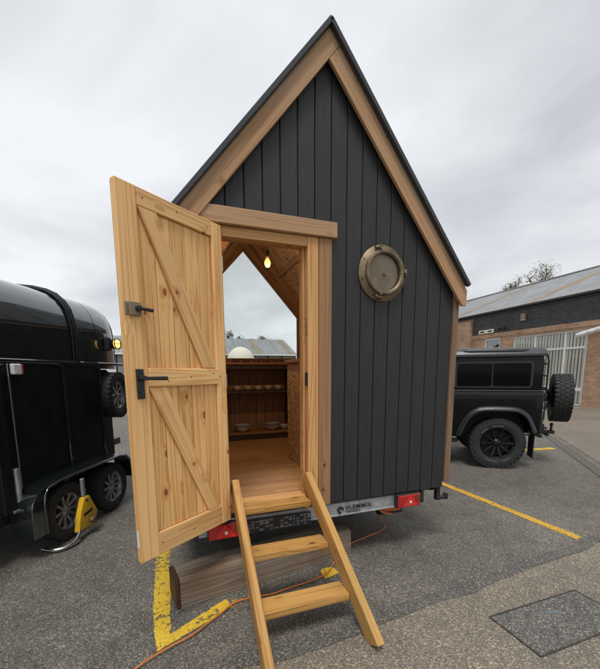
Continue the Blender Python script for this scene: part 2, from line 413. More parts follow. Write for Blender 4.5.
def boxo(name, x0, x1, y0, y1, z0, z1, mat, parent, bevel=.003, grain='x', seg=1):
    """axis-aligned box whose local x runs along the grain"""
    ex, ey = {'x': ((1, 0, 0), (0, 1, 0)), 'y': ((0, 1, 0), (0, 0, 1)), 'z': ((0, 0, 1), (1, 0, 0))}[grain]
    dims = {'x': (x1 - x0, y1 - y0, z1 - z0), 'y': (y1 - y0, z1 - z0, x1 - x0), 'z': (z1 - z0, x1 - x0, y1 - y0)}[grain]
    return prism(name, [(0, 0), (dims[0], 0), (dims[0], dims[1]), (0, dims[1])], dims[2], (x0, y0, z0), ex, ey, mat, parent, bevel, seg)
def meshpart(name, bm, mat, parent, bevel=0, smooth=False, mw=None, kind=None, seg=1):
    return link(name, finish(bm, bevel, seg, smooth, name), mat, parent, mw, kind)
def clip_poly(poly, a, b, c):
    """keep a*x+b*y<=c"""
    o = []
    for i in range(len(poly)):
        p, q = poly[i], poly[(i + 1) % len(poly)]; dp, dq = a * p[0] + b * p[1] - c, a * q[0] + b * q[1] - c
        if dp <= 0: o.append(p)
        if (dp < 0 < dq) or (dq < 0 < dp):
            t = dp / (dp - dq); o.append((p[0] + (q[0] - p[0]) * t, p[1] + (q[1] - p[1]) * t))
    return o
def text_mesh(body, size, bold=0.0, spacing=1.0):
    cu = bpy.data.curves.new('lettering', 'FONT'); cu.body = body; cu.size = size; cu.offset = bold; cu.extrude = .0006; cu.space_character = spacing
    ob = bpy.data.objects.new('lettering', cu); col.objects.link(ob)
    dg = bpy.context.evaluated_depsgraph_get(); me = bpy.data.meshes.new_from_object(ob.evaluated_get(dg))
    bpy.data.objects.remove(ob); bpy.data.curves.remove(cu); return me
#@@STRUCTURE
# ================================================================== ground
def sheet(name, poly, z, mat, thick=None):
    bm = bmesh.new()
    if thick: add_prism(bm, poly, z - thick, z)
    else: bm.faces.new([bm.verts.new((x, y, z)) for x, y in poly])
    o = meshpart(name, bm, mat, None); o['kind'] = 'structure'; return o
sheet('ground', [(-400, -400), (600, -400), (600, 600), (-400, 600)], 0, 'asphalt')
def wavy(x0, x1, f, n=40): return [(x0 + (x1 - x0) * i / n, f(x0 + (x1 - x0) * i / n)) for i in range(n + 1)]
tarc = lambda x: -.725 + .085 * max(0, x + .4) + .012 * math.sin(x * 5.1) + .006 * math.sin(x * 13)
ap = wavy(-9, 9, lambda x: tarc(x) - .03, 120)
sheet('apron_paving', [(-9, -14), (9, -14)] + ap[::-1], .004, 'apron')
lo = wavy(-9, 9, lambda x: tarc(x) - .055 - .006 * math.sin(x * 9), 160); hi = wavy(-9, 9, lambda x: tarc(x) + .05 + .008 * math.sin(x * 7 + 1), 160)
sheet('tar_joint', lo + hi[::-1], .008, 'tar')
# brown worn pavement beyond the drain line, on the building's side
K0, K1 = Vector((3.3, -1.2)), Vector((16.0, 12.0))
sheet('pavement', [(3.45, -1.2), (30, -1.2), (30, 30), (16.1, 30), (16.1, 12.15)], .0045, 'pavement')
kd = (Vector((7.03, 2.92)) - Vector((5.05, .88))).normalized(); kn_ = Vector((-kd.y, kd.x))
def strip(p, a, b, o0, o1): return [tuple(p + kd * a + kn_ * o0), tuple(p + kd * b + kn_ * o0), tuple(p + kd * b + kn_ * o1), tuple(p + kd * a + kn_ * o1)]
KP = Vector((5.05, .88))
sheet('drain_channel', strip(KP, -2.6, 9, -.10, .05), .010, 'tar', .03)
sheet('drain_edge_strip', strip(KP, -2.6, 9, -.128, -.103), .014, 'apron', .03)
# painted bay markings
def line(name, pts, mat, z=.004):
    o = []
    for i, p in enumerate(pts):
        q = pts[(i + 1) % len(pts)]; L = math.dist(p, q); n = max(1, int(L / .018)); nx, ny = (q[1] - p[1]) / L, -(q[0] - p[0]) / L
        for k in range(n):
            t = k / n; x, y = p[0] + (q[0] - p[0]) * t, p[1] + (q[1] - p[1]) * t
            j = .011 * mnoise.noise(Vector((x * 9, y * 9, 3))) + .007 * mnoise.noise(Vector((x * 37, y * 37, 7)))
            o.append((x + nx * j, y + ny * j))
    return sheet(name, o, z, mat)
line('bay_marking_line', [(-1.325, .95), (-1.20, .95), (-1.195, -.405), (-1.27, -.475), (-1.30, -.2)], 'yellow_line')
line('bay_marking_line', [(-1.268, -.478), (-1.195, -.36), (-.82, -.135), (-.79, -.235)], 'yellow_line', .0046)
line('bay_marking_line', [(-.79, -.25), (-.79, -.15), (.25, .02), (.25, -.10)], 'yellow_faint')
line('bay_marking_line', [(-.06, -.16), (-.04, -.03), (.07, -.01), (.08, -.13)], 'yellow_line', .0048)
line('bay_marking_line', [(2.455, -.40), (2.56, -.385), (2.48, 5.2), (2.38, 5.2)], 'orange_line')
line('bay_marking_line', [(2.95, -.36), (3.6, -.28), (3.6, -.38), (2.95, -.45)], 'orange_line', .0095)
line('bay_marking_line', [(5.15, 2.5), (6.3, 2.35), (6.3, 2.5), (5.15, 2.65)], 'yellow_line')

# ================================================================== hut on its trailer
HUT = thing('timber_hut', (0, 1.45, 0), 'tall steep-gabled hut clad in dark grey boards, mounted on a road trailer', 'hut')
W, DEP = 1.19, 3.0
ZB, ZF = .55, .62                         # cladding bottom, floor level
HA, SL = 3.893, 1.568 / 1.282             # roof apex (outer), slope dz/dx
zroof = lambda x: HA - SL * abs(x)
cosS = 1 / math.sqrt(1 + SL * SL); sinS = SL * cosS
up_r = Vector((sinS, 0, cosS)); dn_r = Vector((cosS, 0, -sinS))     # right slope normal / down-slope
# --- walls (backing) and cladding
OL, OR_, OT = -.78, -.11, 2.555           # rough opening
fw = bmesh.new()
fr_w = frame((0, .05, 0), (1, 0, 0), (0, 0, 1))       # local z points to -y
zin = lambda x: zroof(x) - .16
def wallpoly(x0, x1, z0, z1=9):
    p = [(x0, z0), (x1, z0), (x1, min(z1, 9)), (x0, min(z1, 9))]
    p = clip_poly(p, SL, 1, HA - .10); return clip_poly(p, -SL, 1, HA - .10)
for a in ((-W + .002, OL, ZB + .002, 9), (OR_, W - .002, ZB + .002, 9), (OL, OR_, OT, 9)):
    pl = wallpoly(*a); add_prism(fw, pl, 0, .03, fr_w)
front = meshpart('front_wall', fw, 'dark_gap', HUT)
TH, GAP = .018, .006
def clad_front(x0, x1, z0):
    p = [(z0, -x0), (9, -x0), (9, -x1), (z0, -x1)]     # local x = up, local y = -x
    p = clip_poly(p, 1, -SL, HA - .08); p = clip_poly(p, 1, SL, HA - .08)
    if len(p) > 2:
        prism('cladding_board', p, TH, (0, .018, 0), (0, 0, 1), (-1, 0, 0), 'cladding', front, .0035)
BWD = (W - .05) / 9.0
xs = [W - BWD * i for i in range(0, 20)]
i = 0
x1 = W
while x1 > -W + .01:
    x0 = max(x1 - BWD, -W)
    zb = ZB
    if x0 + .01 >= .045: zb = ZB
    elif x1 <= -.86: zb = ZB
    else: zb = 2.63
    if x0 < -.86 < x1 and x1 <= OL + .3:
        clad_front(-.86, x1 - GAP, 2.63); clad_front(x0, -.864, ZB)
    else: clad_front(x0, x1 - GAP, zb)
    x1 -= BWD
# side walls with boards (share one mesh)
for sx in (-1, 1):
    bm = bmesh.new(); xo = sx * (W - .03)
    add_box(bm, min(xo, xo - sx * .05), max(xo, xo - sx * .05), .06, DEP - .02, ZB + .002, zroof(W) - .20)
    sw = meshpart('side_wall', bm, 'osb', HUT)
    bm = bmesh.new(); add_box(bm, 0, zroof(W) - .14 - ZB, 0, BWD - GAP, 0, .018); me = finish(bm, .0035, name='side_board')
    nb = int((DEP - .08) / BWD)
    for k in range(nb):
        o = link('cladding_board', me, 'cladding', sw, frame((sx * W - (0 if sx > 0 else 0) - (.021 if sx > 0 else -.021), .06 + k * BWD + (BWD if sx < 0 else 0), ZB), (0, 0, 1), (0, sx, 0)) if sx > 0 else frame((-W + .021, .06 + k * BWD + BWD, ZB), (0, 0, 1), (0, -1, 0)))
# --- back wall round the pentagon window
bk = bmesh.new(); fr_b = frame((0, DEP, 0), (1, 0, 0), (0, 0, 1))
WX, WZ0, WZ1, WZA = .86, 1.80, 2.47, 3.42
for p in ([(-W + .05, ZB), (W - .05, ZB), (W - .05, WZ0), (-W + .05, WZ0)],):
    add_prism(bk, p, 0, .05, fr_b)
sl_in = (WZA - WZ1) / WX
for sx in (-1, 1):
    p = [(sx * WX, WZ0), (sx * (W - .05), WZ0), (sx * (W - .05), zroof(W) - .20), (0, HA - .12), (0, WZA), (sx * WX, WZ1)]
    add_prism(bk, p if sx > 0 else p[::-1], 0, .05, fr_b)
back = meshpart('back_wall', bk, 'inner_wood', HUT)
# window frame bars
pts = [(-WX, WZ0), (WX, WZ0), (WX, WZ1), (0, WZA), (-WX, WZ1)]
ctr = Vector((0, 2.5))
for k in range(5):
    a, b = Vector(pts[k]), Vector(pts[(k + 1) % 5]); d = (b - a).normalized(); inw = Vector((-d.y, d.x))
    for j, (off, wd, y) in enumerate(((-.035, .07, DEP - .095), (.005, .035, DEP - .045))):
        e = .05 if j == 0 else .0
        A, B = a + inw * off - d * e, b + inw * off + d * e
        bar('window_frame', (A.x, y + .002 * k, A.y), (B.x, y + .002 * k, B.y), wd, .08 if j == 0 else .05, (inw.x, 0, inw.y), 'inner_wood', back, .004)
prism('window_pane', pts, .006, (0, DEP - .012, 0), (1, 0, 0), (0, 0, 1), 'glass', back, 0)
# --- roof: two metal panels, ridge flashing, verge trims, OSB lining, rafters
OV = -.075                                  # verge overhang in front of the wall
SLEN = 1.345 / cosS
for sx in (-1, 1):
    dn = Vector((sx * cosS, 0, -sinS)); nrm = Vector((sx * sinS, 0, cosS))
    o = Vector((0, OV, HA))
    # panel: local x down the slope, local y = +y
    ln = 1.282 / cosS
    prism('roof_panel', [(0, .012), (ln, .012), (ln, DEP + .1), (0, DEP + .1)], .03, o - nrm * .032, dn, (0, 1, 0), 'roof_metal', HUT, .002) if sx > 0 else \
        prism('roof_panel', [(0, -.012), (ln, -.012), (ln, -DEP - .1), (0, -DEP - .1)][::-1], .03, o - nrm * .032, dn, (0, -1, 0), 'roof_metal', HUT, .002)
    # verge trim (folded metal edge seen as the dark line over the barge board)
    a = o - nrm * .015 + dn * .012; b = a + dn * (ln)
    bar('verge_trim', a + Vector((0, -.004, 0)) - dn * (0 if sx > 0 else -.0), b + Vector((0, -.004, 0)), .030, .035, nrm, 'trim_metal', HUT, .003)
    for k in range(8):                      # standing seams
        y = .2 + k * .4
        a = Vector((0, y, HA)) + nrm * .010 + dn * .03; bar('roof_seam', a, a + dn * (ln - .04), .022, .012, nrm, 'roof_metal', HUT, .002)
    # OSB lining and rafters
    o2 = Vector((0, .06, HA)) - nrm * .155
    pl = [(0, 0), (ln - .16, 0), (ln - .16, DEP - .16), (0, DEP - .16)]
    prism('ceiling_lining', pl if sx > 0 else [(x, -y) for x, y in pl][::-1], .012, o2 + dn * .0, dn, (0, sx, 0), 'osb', HUT, 0)
    for y in (1.5, DEP - .24):
        a = Vector((0, y, HA)) - nrm * .195 + dn * .10
        bar('rafter', a, a + dn * (ln - .33), .075, .05, nrm, 'inner_wood', HUT, .004)
    a = Vector((sx * .62, .07, HA - SL * .62)) - nrm * .19
    bar('purlin', a, a + Vector((0, DEP - .2, 0)), .06, .05, nrm, 'inner_wood', HUT, .004)
bar('ridge_cap', (0, .0, HA + .004), (0, DEP + .08, HA + .004), .04, .012, (1, 0, 0), 'roof_metal', HUT, .002)
# barge boards: the left one runs through to the right roof line, the right one butts under it
BWID, BT = .114, .028
y_b = -.03
top = lambda: None
o = Vector((0, y_b, HA - .030 / cosS))
dl = Vector((-cosS, 0, -sinS)); nl = Vector((-sinS, 0, cosS)); dr = Vector((cosS, 0, -sinS)); nr = Vector((sinS, 0, cosS))
def to2(P, O, ex, ey): d = P - O; return (d.dot(ex), d.dot(ey))
apex = o; inA = Vector((0, y_b, o.z - BWID / cosS))                     # where the inner edges would cross
# left board corners: outer apex, along the right roof line down by the board width, inner edge down to the plumb cut
t_r = BWID / math.sin(2 * math.atan(1 / SL))                              # run along right roof line
eL = 1.285
Lout = Vector((-eL, y_b, o.z - SL * eL)); Lin = Vector((-eL, y_b, o.z - SL * eL - .125)); 
Linn = Vector((-(eL - (BWID / cosS - .125) / SL), y_b, 0)); Linn.z = inA.z + SL * Linn.x
P = [apex, apex + dr * t_r, Linn, Lin, Lout]
prism('barge_board', [to2(p, o, -dl, nl) for p in P][::-1] if False else [to2(p, o, -dl, nl) for p in P], BT, o, -dl, nl, 'barge_wood', HUT, .003)
Rout = Vector((eL, y_b, o.z - SL * eL)); Rlow = Vector((eL, y_b, o.z - SL * eL - .125))
Rinn = Vector((eL - (BWID / cosS - .125) / SL, y_b, 0)); Rinn.z = inA.z - SL * Rinn.x
P = [apex + dr * (t_r + .002), Rout, Rlow, Rinn, inA + dr * .002]
prism('barge_board', [to2(p, o, dr, nr) for p in P], BT, o, dr, nr, 'barge_wood', HUT, .003)
# soffit boards behind the barge boards, down the eaves
for sx in (-1, 1):
    nrm = Vector((sx * sinS, 0, cosS)); dn = Vector((sx * cosS, 0, -sinS))
    a = Vector((sx * 1.285, 0, zroof(1.285))) - nrm * .06 - dn * .03
    bar('fascia_board', a, a + Vector((0, DEP + .05, 0)), .10, .02, (0, 0, 1), 'barge_wood', HUT, .003)
    boxo('corner_post', sx * (W + .003) if sx > 0 else -(W + .064), W + .064 if sx > 0 else -(W + .003), -.012, .06, .60, zroof(W) - .16, 'corner_wood', HUT, .004, 'z')
# --- door surround
boxo('door_post', -.055, .047, -.022, .05, ZB, 2.553, 'post_wood', HUT, .003, 'z')
boxo('door_post', -.875, -.782, -.018, .05, ZB, 2.553, 'post_wood', HUT, .003, 'z')
boxo('door_jamb', -.142, -.0575, -.018, .085, .60, 2.553, 'frame_pine', HUT, .003, 'z')
boxo('door_jamb', -.780, -.745, -.012, .085, .60, 2.553, 'frame_pine', HUT, .003, 'z')
boxo('door_stop', -.165, -.144, .035, .10, .64, 2.50, 'frame_pine', HUT, .002, 'z')
boxo('door_head', -.744, -.1435, -.014, .085, 2.488, 2.553, 'frame_pine', HUT, .003, 'x')
boxo('header_beam', -.915, .078, -.046, .03, 2.556, 2.66, 'barge_wood', HUT, .004, 'x')
boxo('threshold', -.744, -.1435, .004, .12, .575, .643, 'frame_pine', HUT, .004, 'x')
boxo('strike_plate', -.1455, -.1425, -.016, .02, 1.88, 2.0, 'steel', HUT, .001, 'z')
boxo('keeper', -.155, -.1425, -.018, .016, 1.50, 1.60, 'black_iron', HUT, .002, 'z')
# --- door leaf, swung out to the left
hx, hy, da, dw, dz0, dz1 = -.754, -.069, 2.493, .694, .563, 2.527
dE = Vector((math.cos(da), -math.sin(da), 0)); H0 = Vector((hx, hy, 0))
dN = Vector((dE.y, -dE.x, 0))
if dN.dot(CAM_LOC - H0) < 0: dN = -dN                       # faces the camera
dp = lambda s_, z, k=0: H0 + dE * s_ + Vector((0, 0, z)) + dN * k
def dbar(name, s0, z0, s1, z1, wd, k0, k1, mat, par, bevel=.004):
    a, b = dp(s0, z0, (k0 + k1) / 2), dp(s1, z1, (k0 + k1) / 2); d = (b - a).normalized()
    return bar(name, a, b, wd, k1 - k0, d.cross(dN), mat, par, bevel)
bm = bmesh.new(); fd = frame(dp(0, 0, -.044), dE, (0, 0, 1)); sg = 1 if (fd.to_3x3() @ Vector((0, 0, 1))).dot(dN) > 0 else -1
add_prism(bm, [(.004, dz0 + .004), (dw - .004, dz0 + .004), (dw - .004, dz1 - .004), (.004, dz1 - .004)], 0, sg * .008, fd)
DOOR = meshpart('door', bm, 'pine', HUT)
ST_L, ST_R, RT, RM, RB = .112, .082, .088, .10, .135
dbar('stile', dw - ST_L / 2, dz0, dw - ST_L / 2, dz1, ST_L, -.036, 0, 'pine', DOOR)
dbar('stile', ST_R / 2, dz0, ST_R / 2, dz1, ST_R, -.036, 0, 'pine', DOOR)
dbar('rail', ST_R + .001, dz1 - RT / 2, dw - ST_L - .001, dz1 - RT / 2, RT, -.036, -.001, 'pine', DOOR)
ZM = 1.578
dbar('rail', ST_R - .014, ZM, dw - ST_L - .001, ZM, RM, -.013, .006, 'pine', DOOR)
dbar('rail', ST_R + .001, dz0 + RB / 2, dw - ST_L - .001, dz0 + RB / 2, RB, -.036, -.001, 'pine', DOOR)
nb = 5; bw = (dw - ST_L - ST_R) / nb
for k in range(nb):
    s_ = ST_R + bw * (k + .5)
    dbar('door_board', s_, dz0 + RB + .001, s_, dz1 - RT - .001, bw - .0025, -.033, -.017, 'pine_board', DOOR, .003)
def brace(pl):
    P = [dp(a, z, -.0165) for a, z in pl]; d = ((P[1] - P[0]) * 0 + (P[2] + P[3] - P[0] - P[1])).normalized()
    ey = dN.cross(d)
    prism('brace', [to2(p, P[0], d, ey) for p in P], .0155, P[0], d, ey, 'pine', DOOR, .003)
brace([(.470, 2.437), (.581, 2.437), (.581, 2.36), (.195, 1.630), (.088, 1.630), (.088, 1.655)][0:2] + [(.195, 1.630), (.088, 1.630)]) if False else None
brace([(.581, 2.437), (.470, 2.437), (.086, 1.632), (.196, 1.632)])
brace([(.581, 1.526), (.470, 1.526), (.1, .700), (.196, .700)])
for sx_, zz in ((.06, ZM), (.12, ZM + .02), (.30, ZM), (.46, ZM - .02), (.55, ZM), (.10, dz0 + .07), (.33, dz0 + .06), (.56, dz0 + .07), (.12, dz1 - .045), (.34, dz1 - .04), (.55, dz1 - .045)):
    k_ = .006 if zz > 1 and zz < 2 else -.001
    bm = bmesh.new(); add_cyl(bm, dp(sx_, zz, k_), dp(sx_, zz, k_ + .0012), .0042, seg=8); meshpart('screw', bm, 'brass_dark', DOOR)
# lever handle
bm = bmesh.new(); fm = frame(dp(.634, 1.546, 0), -dE, (0, 0, 1)); sgn = 1 if (fm.to_3x3() @ Vector((0, 0, 1))).dot(dN) > 0 else -1
add_box(bm, -.021, .021, -.078, .078, 0 if sgn > 0 else -.010, .010 if sgn > 0 else 0, fm)
hd = meshpart('door_handle', bm, 'black_iron', DOOR, .004, seg=2)
bm = bmesh.new(); q0 = dp(.634, 1.576, .008)
add_cyl(bm, q0, q0 + dN * .045, .013); add_cyl(bm, dp(.640, 1.576, .045), dp(.50, 1.574, .047), .0085, .011, 12); add_cyl(bm, dp(.634, 1.505, .008), dp(.634, 1.505, .016), .010)
for zz in (1.615, 1.478): add_cyl(bm, dp(.634, zz, .008), dp(.634, zz, .0125), .005, seg=8)
meshpart('lever', bm, 'black_iron', DOOR, 0, 40)
bm = bmesh.new(); fm = frame(dp(.640, 1.925, 0), -dE, (0, 0, 1))
add_box(bm, -.032, .030, -.033, .033, 0, sgn * .022, fm); add_box(bm, -.05, -.034, -.033, .033, 0, sgn * .006, fm)
meshpart('rim_latch', bm, 'lamp_mount', DOOR, .003)
bm = bmesh.new(); add_cyl(bm, dp(.632, 1.925, .02), dp(.632, 1.925, .048), .014); add_cyl(bm, dp(.645, 1.925, .045), dp(.565, 1.922, .05), .007, .010, 10)
meshpart('latch_knob', bm, 'black_iron', DOOR, 0, 40)
for zz in (.80, 1.55, 2.3):
    bm = bmesh.new(); add_cyl(bm, dp(-.008, zz - .045, -.012), dp(-.008, zz + .045, -.012), .008, seg=10)
    add_box(bm, -.0, .012, -.045, .045, -.004, .0, frame(dp(-.006, zz, -.03), dE, (0, 0, 1)))
    meshpart('hinge', bm, 'steel', DOOR)
bm = bmesh.new(); add_box(bm, 0, .02, -.05, .05, 0, .001, frame(dp(dw + .0012, .70, -.03), dN, (0, 0, 1))); meshpart('paper_label', bm, 'white_plastic', DOOR)
# --- floor boards and interior
boxo('floor_deck', -W + .06, W - .06, .03, DEP - .06, .53, .605, 'shelf_dark', HUT, 0)
y = .124; k = 0
floor = boxo('floor_underlay', -W + .085, W - .085, .122, DEP - .07, .6055, .609, 'shelf_dark', HUT, 0)
while y < DEP - .2:
    xs_ = [-W + .09, -.35 + .5 * math.sin(k * 2.4), W - .09] 
    for a, b in zip(xs_, xs_[1:]):
        boxo('floor_board', a, b - .001, y, y + .1385, .6095, .622, 'floor_wood', floor, .0015, 'x')
    y += .14; k += 1
# OSB counter end panel on the right
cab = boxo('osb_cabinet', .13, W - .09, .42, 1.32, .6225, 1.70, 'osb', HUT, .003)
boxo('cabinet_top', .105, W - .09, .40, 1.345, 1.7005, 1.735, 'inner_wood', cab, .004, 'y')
# side and front inner linings
for sx in (-1, 1):
    x0, x1 = (W - .089, W - .082) if sx > 0 else (-W + .082, -W + .089)
    boxo('wall_lining', x0, x1, .085, DEP - .1, .624, zroof(W) - .22, 'osb', HUT, 0, 'y')
# counter and shelves under the window
CY0, CY1 = 2.48, 2.86
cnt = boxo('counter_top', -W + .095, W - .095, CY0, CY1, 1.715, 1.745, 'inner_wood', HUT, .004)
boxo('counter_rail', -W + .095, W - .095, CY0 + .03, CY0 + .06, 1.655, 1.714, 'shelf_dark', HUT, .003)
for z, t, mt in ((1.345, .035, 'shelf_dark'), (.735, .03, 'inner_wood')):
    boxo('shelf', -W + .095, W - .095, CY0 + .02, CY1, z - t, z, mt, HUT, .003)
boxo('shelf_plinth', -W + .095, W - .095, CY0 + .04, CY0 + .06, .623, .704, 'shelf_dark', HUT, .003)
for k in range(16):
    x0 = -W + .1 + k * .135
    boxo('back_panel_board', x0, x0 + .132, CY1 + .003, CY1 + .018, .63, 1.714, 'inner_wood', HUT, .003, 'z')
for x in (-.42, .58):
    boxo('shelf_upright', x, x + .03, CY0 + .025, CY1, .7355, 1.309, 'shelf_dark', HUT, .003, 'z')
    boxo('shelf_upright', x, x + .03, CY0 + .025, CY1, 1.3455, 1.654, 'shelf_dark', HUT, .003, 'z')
# --- porthole
PX, PZ = .482, 2.355
pm = frame((PX, -.002, PZ), (1, 0, 0), (0, 0, 1))             # local z -> -y
bm = bmesh.new()
add_lathe(bm, [(.150, -.02), (.150, .030), (.158, .036), (.202, .016), (.209, .010), (.209, 0), (.202, -.003), (.160, -.003)], 48, pm, True)
PORT = meshpart('porthole', bm, 'brass', HUT, 0, 30)
bm = bmesh.new(); add_lathe(bm, [(.136, .022), (.136, .052), (.146, .060), (.160, .060), (.168, .050), (.168, .033), (.150, .028)], 48, pm, True)
meshpart('porthole_rim', bm, 'brass', PORT, 0, 30)
bm = bmesh.new(); add_lathe(bm, [(0, .030), (.137, .030), (.137, .036), (0, .036)], 40, pm); meshpart('porthole_glass', bm, 'port_glass', PORT, 0, 30)
bm = bmesh.new(); add_lathe(bm, [(0, .002), (.149, .002), (.149, .006), (0, .006)], 40, pm); meshpart('porthole_back', bm, 'lining_tan', PORT, 0)
for k in range(8):
    a = k * math.pi / 4 + .3; q = pm @ Vector((.190 * math.cos(a), .190 * math.sin(a), .016))
    bm = bmesh.new(); add_lathe(bm, [(0, .007), (.006, .006), (.009, .002), (.009, 0)], 10, Matrix.Translation(q) @ pm.to_3x3().to_4x4()); meshpart('screw', bm, 'brass_dark', PORT, 0, 40)
for a in (R(108), R(255), R(2)):
    bm = bmesh.new(); q = pm @ Matrix.Rotation(a, 4, 'Z')
    add_box(bm, .162, .204, -.022, .022, .016, .040, q); add_cyl(bm, q @ Vector((.190, -.028, .042)), q @ Vector((.190, .028, .042)), .011, seg=12)
    add_cyl(bm, q @ Vector((.172, 0, .04)), q @ Vector((.172, 0, .072)), .010, seg=10)
    meshpart('porthole_lug', bm, 'brass', PORT, .003, 40)
bm = bmesh.new(); add_cyl(bm, pm @ Vector((.01, -.01, .034)), pm @ Vector((.01, -.01, .046)), .016, seg=14); meshpart('vent_button', bm, 'brass', PORT, .002, 40)
# --- trailer chassis
boxo('rear_crossmember', -.98, .97, .022, .10, .425, .528, 'galv', HUT, .006)
boxo('crossmember_flange', -.98, .97, .012, .0215, .418, .432, 'galv', HUT, .003)
for x in (-.80, .80): boxo('chassis_rail', x - .04, x + .04, .101, DEP + .1, .42, .52, 'galv', HUT, .004, 'y')
for y in (1.0, 2.0, 2.8): boxo('chassis_crossmember', -.755, .755, y, y + .06, .43, .51, 'galv', HUT, .003)
bm = bmesh.new(); add_box(bm, -.05, .05, DEP, DEP + 1.3, .40, .50); add_cyl(bm, (0, DEP + 1.2, .42), (0, DEP + 1.2, 0), .025); add_cyl(bm, (-.03, DEP + 1.2, .1), (.03, DEP + 1.2, .1), .1); meshpart('drawbar', bm, 'galv', HUT, .003)
bm = bmesh.new(); add_cyl(bm, (-.8, 1.55, .30), (.8, 1.55, .30), .035); meshpart('axle', bm, 'galv', HUT)
bm = bmesh.new()                                          # logo: ring with a leaf-shaped cut
lg = frame((.156, .0110, .470), (1, 0, 0), (0, 0, 1))
ring = [(-.030 * math.cos(t), .030 * math.sin(t)) for t in [R(-95 + i * 18) for i in range(17)]]; inn = [(-.013 * math.cos(t) + .004, .012 * math.sin(t) - .003) for t in [R(-95 + i * 18) for i in range(17)]]
ringp = ring + inn[::-1]
vs = [bm.verts.new(lg @ Vector((x, y, 0))) for x, y in ring]; vi = [bm.verts.new(lg @ Vector((x, y, 0))) for x, y in inn]
for i in range(16): bm.faces.new((vs[i], vs[i + 1], vi[i + 1], vi[i]))
t1 = [(-.004, -.012), (-.010, -.030), (-.004, -.042), (.004, -.03)]; bm.faces.new([bm.verts.new(lg @ Vector((x, y, 0))) for x, y in t1])
meshpart('maker_logo', bm, 'ink', HUT)
for txt, sz, ox, oz, bold in (('VLEMMIX', .050, .200, .466, .0011), ('TRAILERS', .027, .202, .438, .0003)):
    me = text_mesh(txt, sz, bold, 1.12); link('maker_lettering', me, 'ink', HUT, Matrix.Translation((ox, .0110, oz)) @ Matrix.Rotation(math.pi / 2, 4, 'X') @ Matrix.Scale(1.12, 4, (1, 0, 0)))
for lx in (-.92, .68):
    bm = bmesh.new(); add_box(bm, lx, lx + .245, -.022, .0205, .402 if lx < 0 else .418, .522 if lx < 0 else .542)
    zc = .462 if lx < 0 else .480
    LT = meshpart('rear_light', bm, 'black_plastic', HUT, .005)
    bm = bmesh.new(); add_box(bm, lx + .006, lx + .239, -.036, -.0225, zc - .054, zc + .054); meshpart('lens', bm, 'red_lens', LT, .005)
    bm = bmesh.new(); tri = [(lx + .055, zc - .046), (lx + .205, zc - .046), (lx + .13, zc + .050)]
    add_prism(bm, tri, .0365, .041, frame((0, 0, 0), (1, 0, 0), (0, 0, 1))); meshpart('reflector_triangle', bm, 'red_bright', LT, .002)
    bm = bmesh.new(); add_cyl(bm, (lx + .13, -.041, zc - .008), (lx + .13, -.044, zc - .008), .012, seg=12); meshpart('lens_screw', bm, 'white_plastic', LT)
    bm = bmesh.new(); add_box(bm, lx + .185, lx + .237, -.0385, -.036, zc - .01, zc + .05); meshpart('indicator_lens', bm, 'red_dark', LT, .001)
bm = bmesh.new(); add_box(bm, -.64, -.115, -.006, .0115, .398, .507); NP = meshpart('number_plate', bm, 'black_plastic', HUT, .004)
bm = bmesh.new(); rnd = random.Random(3); x = -.62
while x < -.15:
    wd = rnd.uniform(.012, .034)
    for z0 in (.414, .437, .461, .482):
        if rnd.random() < .72: add_box(bm, x, x + wd, -.0085, -.0062, z0, z0 + rnd.uniform(.008, .017))
    x += wd + rnd.uniform(.006, .014)
meshpart('plate_marks', bm, 'plate_mark', NP)
bm = bmesh.new(); add_box(bm, .955, .985, .0, .08, .43, .548); meshpart('bracket', bm, 'black_plastic', HUT, .004)
bm = bmesh.new(); add_box(bm, 1.07, 1.16, .03, .12, .52, .546); add_box(bm, 1.145, 1.185, .02, .06, .42, .55); add_cyl(bm, (1.165, .03, .435), (1.255, .03, .445), .019); add_cyl(bm, (1.255, .03, .42), (1.255, .03, .475), .024)
meshpart('corner_clamp', bm, 'black_iron', HUT, .003)

def tyre_bm(bm, r, wdt, rim_r, m, blocks=0, rows=4):
    h = wdt / 2
    add_lathe(bm, [(rim_r, -h * .80), (rim_r + (r - rim_r) * .35, -h * .98), (rim_r + (r - rim_r) * .7, -h), (r * .965, -h * .88), (r * .985, -h * .6), (r * .985, h * .6), (r * .965, h * .88),
                   (rim_r + (r - rim_r) * .7, h), (rim_r + (r - rim_r) * .35, h * .98), (rim_r, h * .80)], 48, m, True)
    if blocks:
        for i in range(blocks):
            for j in range(rows):
                a = 2 * math.pi * (i + (.5 if j % 2 else 0)) / blocks
                yc = (j - (rows - 1) / 2) * (wdt * .96 / rows)
                q = m @ Matrix.Rotation(a, 4, 'Z') @ Matrix.Translation((r * .988, 0, yc)) @ Matrix.Rotation(.3 if j % 2 else -.3, 4, 'X')
                d = math.pi * r / blocks * .72; e = wdt * .40 / rows
                add_box(bm, -.012, r * .016, -d, d, -e, e, q)
            a = 2 * math.pi * i / blocks
            for sgn_ in (-1, 1):
                q = m @ Matrix.Rotation(a, 4, 'Z') @ Matrix.Translation((r * .95, 0, sgn_ * h * .93)); d = math.pi * r / blocks * .55
                add_box(bm, -.022, .018, -d, d, -.008, .008, q)
